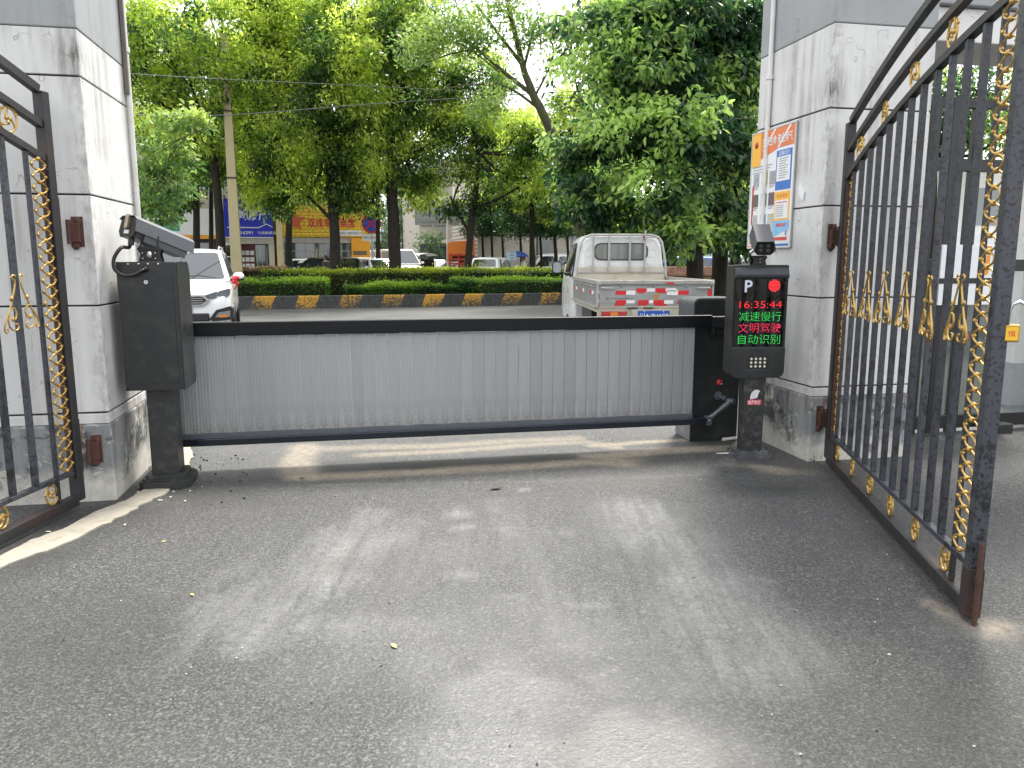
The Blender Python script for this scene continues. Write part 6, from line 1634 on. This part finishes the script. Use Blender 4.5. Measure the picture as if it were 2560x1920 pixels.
def trike(label, px, D, rz, canopy_m, group='covered tricycles in the side street'):
    p = at(px, 648, D); t = thing('covered_tricycle', label, 'tricycle', (p.x, D, 0), rz, group)
    g = MB(); g.box(-.55,.55,-1.0,.3,.45,1.0); g.build('passenger_box', mat('trike_body', (.40,.41,.43), .4, .1, .2, 5), t, bevel=.06)
    g = MB(); g.box(-.50,.50,-1.06,-1.0,.62,.78); g.box(-.45,.45,-1.03,-1.001,1.0,1.5); g.build('rear_panel', DARK, t)
    g = MB(); g.prism([(-.68,1.72),(-.5,1.84),(0,1.90),(.5,1.84),(.68,1.72),(.5,1.78),(0,1.84),(-.5,1.78)], -1.1, 1.1, 'y'); g.build('canopy', canopy_m, t)
    for x in (-.55,.55):
        for y in (-.95,.8): 
            g = MB(); g.cyl((x,y,.9),(x,y,1.80),.02); g.build('canopy_post', STEEL_DULL, t)
    for x, y in ((-.5,-.6),(.5,-.6),(0,1.1)): 
        g = MB(); g.lathe([(.16,-.05),(.25,-.05),(.25,.05),(.16,.05),(.16,-.05)],16,0,T(x,y,.25,0,R(90))); wh = g.build('wheel', RUBBER, t); g = MB(); g.cyl((x-.03,y,.25),(x+.03,y,.25),.16); g.build('rim', STEEL_DULL, wh)
    g = MB(); g.tube([(-.3,.85,1.05),(0,.95,1.0),(.3,.85,1.05)],.015,6); g.cyl((0,1.1,.25),(0,.93,1.0),.03); g.build('handlebar', DARK, t)
    return t
trike('covered tricycle with a pale grey canopy seen from behind', 1031, 50, R(-8), mat('canopy_grey', (.42,.44,.47), .5))
trike('covered tricycle with a tilted white canopy', 1056, 50.5, R(25), mat('canopy_white', (.72,.73,.75), .5))
trike('covered tricycle with a blue canopy behind the thick straight trunk', 1003, 55, R(-8), mat('canopy_blue', (.03,.10,.42), .5))
p = at(1018, 648, 47.5); person('person in a maroon top riding past the tricycles', (p.x, 47.5, .15), R(190), True, (.13,.02,.03), (.03,.03,.04))
# pedestrian with an umbrella
UA = [(.26,.05,1.12),(.20,.22,1.18),(.16,.26,1.30)]
p = at(1308, 648, 39.0); person('person in a white top walking under the blue umbrella', (p.x, 39.0, 0), FS + R(90), False, (.60,.60,.62), (.05,.05,.06), arm=UA)
um = p + Vector((0,0,0)); um = Vector((p.x, 39.0, 0)) + Matrix.Rotation(FS+R(90),3,'Z') @ Vector((.15,.27,0))
t = thing('umbrella', 'open umbrella with a blue top held over the pedestrian', 'umbrella', um, FS)
g = MB(); pr_ = [(.02,.30),(.20,.275),(.40,.20),(.55,.09),(.62,.0),(.60,.0),(.54,.07),(.39,.18),(.2,.255),(.02,.28)]
g.lathe(pr_, 8, 0, T(0,0,1.62)); g.build('umbrella_cover', mat('umbrella_blue', (.015,.045,.22), .45, 0, .2, 3), t)
g = MB(); g.cyl((0,0,1.22),(0,0,1.96),.010); g.build('umbrella_shaft', STEEL_DULL, t)

# signs
p = at(931, 648, 42)
t = thing('no_parking_sign', 'round red and blue no parking sign on a white post with a small plate', 'road sign', (p.x, 42, 0), FS - R(8))
g = MB(); g.cyl((0,.05,0),(0,.05,4.0),.07); g.build('post', STEEL_DULL, t)
g = MB(); g.lathe([(0,.02),(.52,.02),(.52,0)],28,0,T(0,0,3.40,R(90))); fc = g.build('sign_face', mat('sign_red_face', (.50,.02,.03), .4), t)
g = MB(); g.lathe([(0,.026),(.42,.026),(.42,.02)],28,0,T(0,0,3.40,R(90))); g.build('blue_field', mat('sign_blue_face', (.01,.06,.42), .4), fc)
g = MB()
for s in (-1,1): g.bar((-.29,-.028,3.40-s*.29),(.29,-.028,3.40+s*.29),.004,.09)
g.build('red_bar', mat('sign_red_face', (.50,.02,.03), .4), fc)
g = MB(); g.box(-.50,.50,-.01,.01,2.48,2.82,0); g.text('停车区内除外', w=.86, h=.16, M=T(0,-.013,2.65), mi=1); g.build('sub_plate', [W_SIGN, INK], t)
p = at(1120, 648, 48)
t = thing('direction_sign', 'back of a grey framed direction sign on a slim white post', 'road sign', (p.x, 48, 0), FS)
g = MB(); g.cyl((0,0,0),(0,0,5.2),.085); g.build('post', mat('post_white_grey', (.58,.60,.62), .5), t)
BK = mat('sign_back', (.30,.33,.35), .5, .2, .1, 4)
for x0, x1 in ((-2.0,-.09),(.09,1.2)):
    g = MB(); g.box(x0,x1,-.05,.0,3.55,5.0); sf = g.build('sign_back_panel', BK, t)
    for z in (3.75,4.75): 
        g = MB(); g.box(x0,x1,-.085,-.053,z,z+.08); g.build('sign_rail', STEEL_DULL, sf)
p = at(1279, 648, 38)
t = thing('notice_box', 'small pale blue notice box on a post in the far verge', 'notice box', (p.x, 38, 0), FS - R(5))
g = MB(); g.cyl((0,.05,0),(0,.05,1.55),.045); g.build('post', mat('post_blue_grey', (.28,.38,.46), .5), t)
g = MB(); g.box(-.22,.22,-.08,.12,1.45,1.88,0); g.box(-.24,.24,-.1,.14,1.88,1.90,0); g.build('box', mat('box_blue', (.36,.47,.56), .45, 0, .08, 4), t, bevel=.01)
g = MB()
for z, w_ in ((1.76,.10),(1.67,.22),(1.55,.16)): g.box(-w_/2,w_/2,-.083,-.081,z,z+.025)
g.build('text_lines', INK, t)
p = at(1500, 575, 33); t = thing('red_banner', 'hanging red banner glimpsed behind the broad leaved tree', 'banner', (p.x, 33, 2.1), FS)
g = MB(); g.box(-.10,.10,-.02,.02,0,1.05); g.box(.22,.40,-.02,.02,.2,1.1); g.box(-.14,.44,-.03,.03,1.1,1.16); g.build('banner_cloth', mat('banner_red', (.40,.03,.015), .7), t)
g = MB(); g.cyl((-.12,.0,-2.1),(-.12,.0,1.2),.03); g.build('banner_pole', STEEL_DULL, t)

# apartment block with balcony at the corner of the side street, and the pale building to its right
p0 = at(1059, 648, 58); A0 = Vector((p0.x, 58, 0))
t = thing('apartment_block', 'cream apartment block with glazed balconies at the side street', 'building', A0, FS)
g = MB(); g.box(2.2, 7.2, 0, 12, 0, 9.2); g.build('wall', WALL_C, t)
g = MB(); g.box(0, 2.2, 2.0, 12, 0, 9.0); g.build('wall', WALL_C, t)
for z in (3.0, 6.1):
    g = MB(); g.box(-.2, 2.19, .0, 1.98, z-.32, z); bl = g.build('balcony', WALL_B, t)
    g = MB()
    for k in range(12): g.box(-.15+k*.2,-.13+k*.2,.02,.05,z,z+1.0)
    g.box(-.2,2.2,.02,.06,z+1.0,z+1.06); g.build('railing', mat('railing_green', (.12,.26,.26), .5), bl)
for z, m_ in ((.9, mat('blue_pane', (.02,.12,.38), .2)), (4.0, SHOPGL), (7.0, SHOPGL)):
    g = MB(); g.box(.1, 2.0, 1.95, 1.997, z, z+1.6); wi = g.build('window', m_, t); g = MB(); g.box(1.02,1.08,1.93,1.949,z,z+1.6); g.build('mullion', W_SIGN, wi)
for x in (3.6, 4.2): 
    g = MB(); g.box(x,x+.3,-.03,-.004,4.0,5.2); g.build('window', SHOPGL, t)
for x in (2.3, 2.75): 
    g = MB(); g.cyl((x,-.1,0),(x,-.1,9.0),.07); g.build('drain_pipe', PVC, t)
t = thing('street_awning', 'sloping grey green awning over the side street stalls', 'awning', A0 + es*2.0 + ns*(-1.2), FS)
g = MB(); g.prism([(0,2.35),(5.0,3.6),(5.0,3.72),(0,2.45)], -1.8, 1.0, 'y'); g.build('awning_cloth', mat('awning_green', (.06,.11,.12), .5, 0, .2, 4), t)
for x in (.4, 4.8): 
    g = MB(); g.cyl((x,-1.6,0),(x,-1.6,2.4+x*.25),.05); g.build('awning_post', STEEL_DULL, t)
g = MB(); g.box(3.2,3.9,.6,.7,2.9,4.5); g.box(4.3,5.3,.6,.7,3.2,4.3,1); o = g.build('hanging_sign', [mat('stall_red', (.38,.03,.03), .5), mat('stall_blue', (.10,.22,.42), .5)], t)
a5 = Sx(1195, 19.5)
t = thing('curtained_shop', 'low white brick building with curtained windows under a green awning', 'building', S(a5, 19.5, 0), FS)
BR = NB('white_brick_courses'); bt = BR.node('ShaderNodeTexBrick'); bt.inputs['Scale'].default_value = 2.2; bt.inputs['Color1'].default_value = (.56,.50,.43,1); bt.inputs['Color2'].default_value = (.50,.45,.39,1); bt.inputs['Mortar'].default_value = (.28,.25,.21,1); bt.inputs['Mortar Size'].default_value = .018
BR.l.new(BR.mapping((1,1,1), rot=(R(90),0,0)), bt.inputs['Vector']); BR.set(col=bt.outputs['Color'], rough=.85)
g = MB(); g.box(0, 32, 0, 8, 0, 5.2); g.build('wall', BR.mat, t)
g = MB(); g.box(5.2, 32, -.9, -.01, 3.0, 3.35, 0); g.prism([(5.2,3.36),(32,3.36),(32,4.0),(5.2,4.0)], -.85, -.01, 'y', 1); g.build('awning', [mat('fascia_grey', (.20,.20,.19), .6), mat('awning_dark_green', (.01,.13,.09), .5)], t)
CURT = NB('pale_green_curtain'); wv_ = CURT.node('ShaderNodeTexWave'); wv_.inputs['Scale'].default_value = 3.2; wv_.inputs['Distortion'].default_value = .6; CURT.l.new(CURT.co, wv_.inputs['Vector'])
CURT.set(col=CURT.ramp(wv_.outputs['Fac'], [(.0,(.30,.40,.33)),(1,(.46,.56,.48))]), rough=.7)
TANM = mat('tan_panel', (.34,.27,.21), .7, 0, .1, 3)
for k, (xa, xb, m_) in enumerate(((3.6,4.7,SHOPGL),(5.6,8.2,glass('grey_glass',(.10,.12,.13),.06)),(8.3,12.0,CURT.mat),(12.2,13.8,TANM),(14.2,15.8,CURT.mat),(16.2,18.4,TANM),(18.8,22.5,glass('grey_glass',(.10,.12,.13),.06)),(23,26,CURT.mat),(26.5,31,SHOPGL))):
    g = MB(); g.box(xa, xb, -.04, -.006, .3, 2.9); wi = g.build('shop_window', m_, t)
    g = MB(); g.box(xa-.06, xa, -.07, -.006, .2, 2.95); g.box(xb, xb+.06, -.07, -.006, .2, 2.95); g.build('window_frame', W_SIGN if k % 2 else DARK, wi)
# brick faced planter wall and bicycles behind the truck
BRK = NB('red_brick_chips'); vv = BRK.voro(22, out='Color'); BRK.set(col=BRK.mix(BRK.sep(vv)[0], (.20,.09,.06), (.42,.26,.19)), rough=.9, normal=BRK.bump(BRK.voro(22), .6, .02))
p = at(1600, 648, 22); t = thing('brick_planter', 'low planter wall of reddish stone behind the truck', 'planter wall', (p.x, 22, 0), FS)
g = MB(); g.box(0, 6.5, 0, .5, 1.02, 1.30, 0); g.box(0, 6.5, .05, .45, .0, 1.018, 1); g.build('wall', [BRK.mat, mat('mossy_stone', (.20,.17,.07), .9, 0, .4, 3, .3, 20)], t, bevel=.03)
def bicycle(label, px, D, rz):
    p = at(px, 648, D); t = thing('bicycle', label, 'bicycle', (p.x, D, 0), rz, 'bicycles parked behind the truck')
    for x in (-.52, .52):
        g = MB(); g.tube([(x + .33*math.cos(2*math.pi*i/24), 0, .34+.33*math.sin(2*math.pi*i/24)) for i in range(24)], .018, 6, closed=True); wh = g.build('wheel', RUBBER, t)
        g = MB()
        for i in range(10): a = math.pi*i/10; g.cyl((x+.32*math.cos(a),0,.34+.32*math.sin(a)),(x-.32*math.cos(a),0,.34-.32*math.sin(a)),.002,n=4)
        g.build('spokes', STEEL_DULL, wh)
    g = MB()
    for P in ([(-.52,0,.34),(-.12,0,.32),(-.25,0,.86)],[(-.12,0,.32),(.36,0,.80)],[(-.22,0,.78),(.38,0,.86)],[(.52,0,.34),(.38,0,.86),(.34,0,1.02)],[(-.52,0,.34),(-.22,0,.76)]): g.tube(P, .017, 6)
    g.build('frame', DARK, t)
    g = MB(); g.tube([(.24,-.28,1.12),(.34,-.26,1.13),(.37,-.12,1.04),(.35,0,1.02),(.37,.12,1.04),(.34,.26,1.13),(.24,.28,1.12)], .014, 6); g.build('handlebar', DARK, t)
    g = MB(); g.sph((-.26,0,.90),(.13,.08,.035),10,6); g.build('saddle', DARK, t)
    g = MB(); g.box(.5,.78,-.15,.15,.72,.95); g.build('basket', DARK, t, bevel=.02)
bicycle('black bicycle with a basket, left of the stout trunk behind the truck', 1660, 15.6, R(20))
bicycle('black bicycle leaning closest to the stout dark trunk', 1705, 15.3, R(65))
# scooters by the blue shop
def scooter(label, px, D, rz, paint):
    p = at(px, 648, D); t = thing('motor_scooter', label, 'scooter', (p.x, D, 0), rz)
    for x in (-.6, .6): 
        g = MB(); g.lathe([(.13,-.05),(.23,-.05),(.23,.05),(.13,.05),(.13,-.05)],16,0,T(x,0,.23,R(90))); wh = g.build('wheel', RUBBER, t); g = MB(); g.cyl((x,-.03,.23),(x,.03,.23),.13); g.build('rim', STEEL_DULL, wh)
    g = MB(); g.prism([(-.85,.45),(-.5,.35),(.2,.30),(.35,.85),(.45,.9),(.38,.3),(.0,.22),(-.4,.22),(-.8,.38)], -.15, .15, 'y'); g.sph((.42,0,.95),(.14,.16,.16),10,7); g.build('fairing', paint, t, bevel=.04)
    g = MB(); g.sph((-.35,0,.72),(.38,.15,.10),12,7); g.prism([(-.7,.45),(0,.45),(-.05,.68),(-.65,.68)],-.13,.13,'y'); g.build('seat', DARK, t)
    g = MB(); g.tube([(.32,-.32,1.05),(.42,0,1.0),(.32,.32,1.05)],.02,6); g.build('handlebar', DARK, t)
    return t
scooter('red motor scooter parked in front of the blue shop, beside the wing mirror', 576, 33, FS, mat('scooter_red', (.40,.02,.03), .3, coat=.5))
scooter('grey motor scooter between the blue and yellow shops', 693, 40, FS + R(70), mat('scooter_grey', (.16,.17,.19), .35))

# round trees along the far pavement
for k, (px, D, r_, label) in enumerate(((1205,44,1.15,'young round tree right above the white hatchback'),(1228,45,1.1,'young twin stemmed tree behind the white hatchback'),(1255,43.5,1.0,'young round tree left of the pale blue notice box'),(1262,48,1.0,'slender young tree right behind the notice box post'),(1300,41.5,1.15,'young round tree standing at the umbrella'),(1332,43,1.0,'young tree between the umbrella and the white car'),(1350,42.5,1.05,'young round tree over the windscreen of the white car'),(1386,41,1.15,'young round tree with a thick stake left of the truck mirror'),(1417,42,1.1,'young round tree closest to the truck cab'))):
    b = gr(px, D); zc_ = at(px, 560, D)
    lb = [((px_, D, zz), rr) for px_, zz, rr in ((zc_.x, zc_.z+.25, r_), (zc_.x-.55, zc_.z-.15, r_*.65), (zc_.x+.6, zc_.z-.05, r_*.65), (zc_.x+.1, zc_.z+.9, r_*.75))]
    tree('round_tree', label, b, ([b, Vector((b.x+.08, D, 1.3)), Vector((zc_.x, D, zc_.z-.5))], .10 if k != 7 else .17, .06), auto_limbs((zc_.x, D, zc_.z-.6), lb, .04, 60+k), lb, BARK_D, dict(dens=30, per=10, L=.14, W=.075, m=LF_SML, seed=60+k, rc=.24, droop=.2, young=.36, gap=-1.5), 'young round trees along the far pavement')
def far_tree(label, px, D, lobes, seed, young=.4):
    b = gr(px, D); lb = [(tuple(at(x,y,D)), r_) for x,y,r_ in lobes]
    tree('far_tree', label, b, ([b, at(px,640,D), at(px,600,D)], .2, .1), auto_limbs(tuple(at(px,600,D)), lb, .07, seed), lb, BARK_L, dict(dens=9, per=12, L=.30, W=.15, m=LF_FAR, seed=seed, rc=.5, droop=.1, young=young, gap=-1.8), 'hazy trees down the side street')
far_tree('hazy green tree down the side street, left of the balconies', 1035, 72, [(1035,560,2.6),(1010,610,2.2),(1055,620,1.8),(1030,520,1.8),(1070,575,1.4)], 81)
far_tree('pale far tree between the no parking sign and the thick trunk', 965, 78, [(965,570,2.8),(940,620,2.2),(990,620,2.0),(960,530,1.9)], 82, .6)
far_tree('light green tree under the balcony of the cream block', 1076, 56, [(1076,620,1.0),(1080,645,.9),(1070,600,.7)], 83, .65)
# tree and pot shrub beyond the glass screen
b = gr(2330, 15.5)
lb = [(tuple(at(x,y,d)), r_) for x,y,d,r_ in [(2290,230,15,.8),(2380,180,15.5,.9),(2310,330,15,.7),(2460,240,15.5,.9),(2280,400,15,.5),(2390,330,15.3,.6),(2520,330,15,.7),(2250,180,15.4,.6)]]
tree('passage_tree', 'bright leafed tree seen through the bars beyond the glass screen', b, ([b, at(2330,560,15.5), at(2335,380,15.5)], .11, .06), auto_limbs(tuple(at(2335,380,15.5)), lb, .05, 71), lb, BARK_D, dict(dens=75, per=7, L=.13, W=.06, m=LF_BIG, seed=71, rc=.25, droop=.5, young=.5, six=True, gap=-.7, shell=.3))
crown(POT1, [((0,0,.98),(.28,.28,.30)),((.12,0,.75),(.18,.18,.16))], dens=260, per=5, L=.075, W=.038, m=LF_BIG, seed=72, rc=.06, droop=.2, young=.5, six=True).name = 'foliage'
t = thing('weed_tuft', 'small green weed tuft at the foot of the poster pillar', 'weed', G(2030,1158), 0)
crown(t, [((0,0,.02),(.06,.04,.025))], dens=900, per=3, L=.035, W=.009, m=LF_HLO, seed=73, rc=.02, droop=-.6, young=.5, gap=-3).name = 'blades'
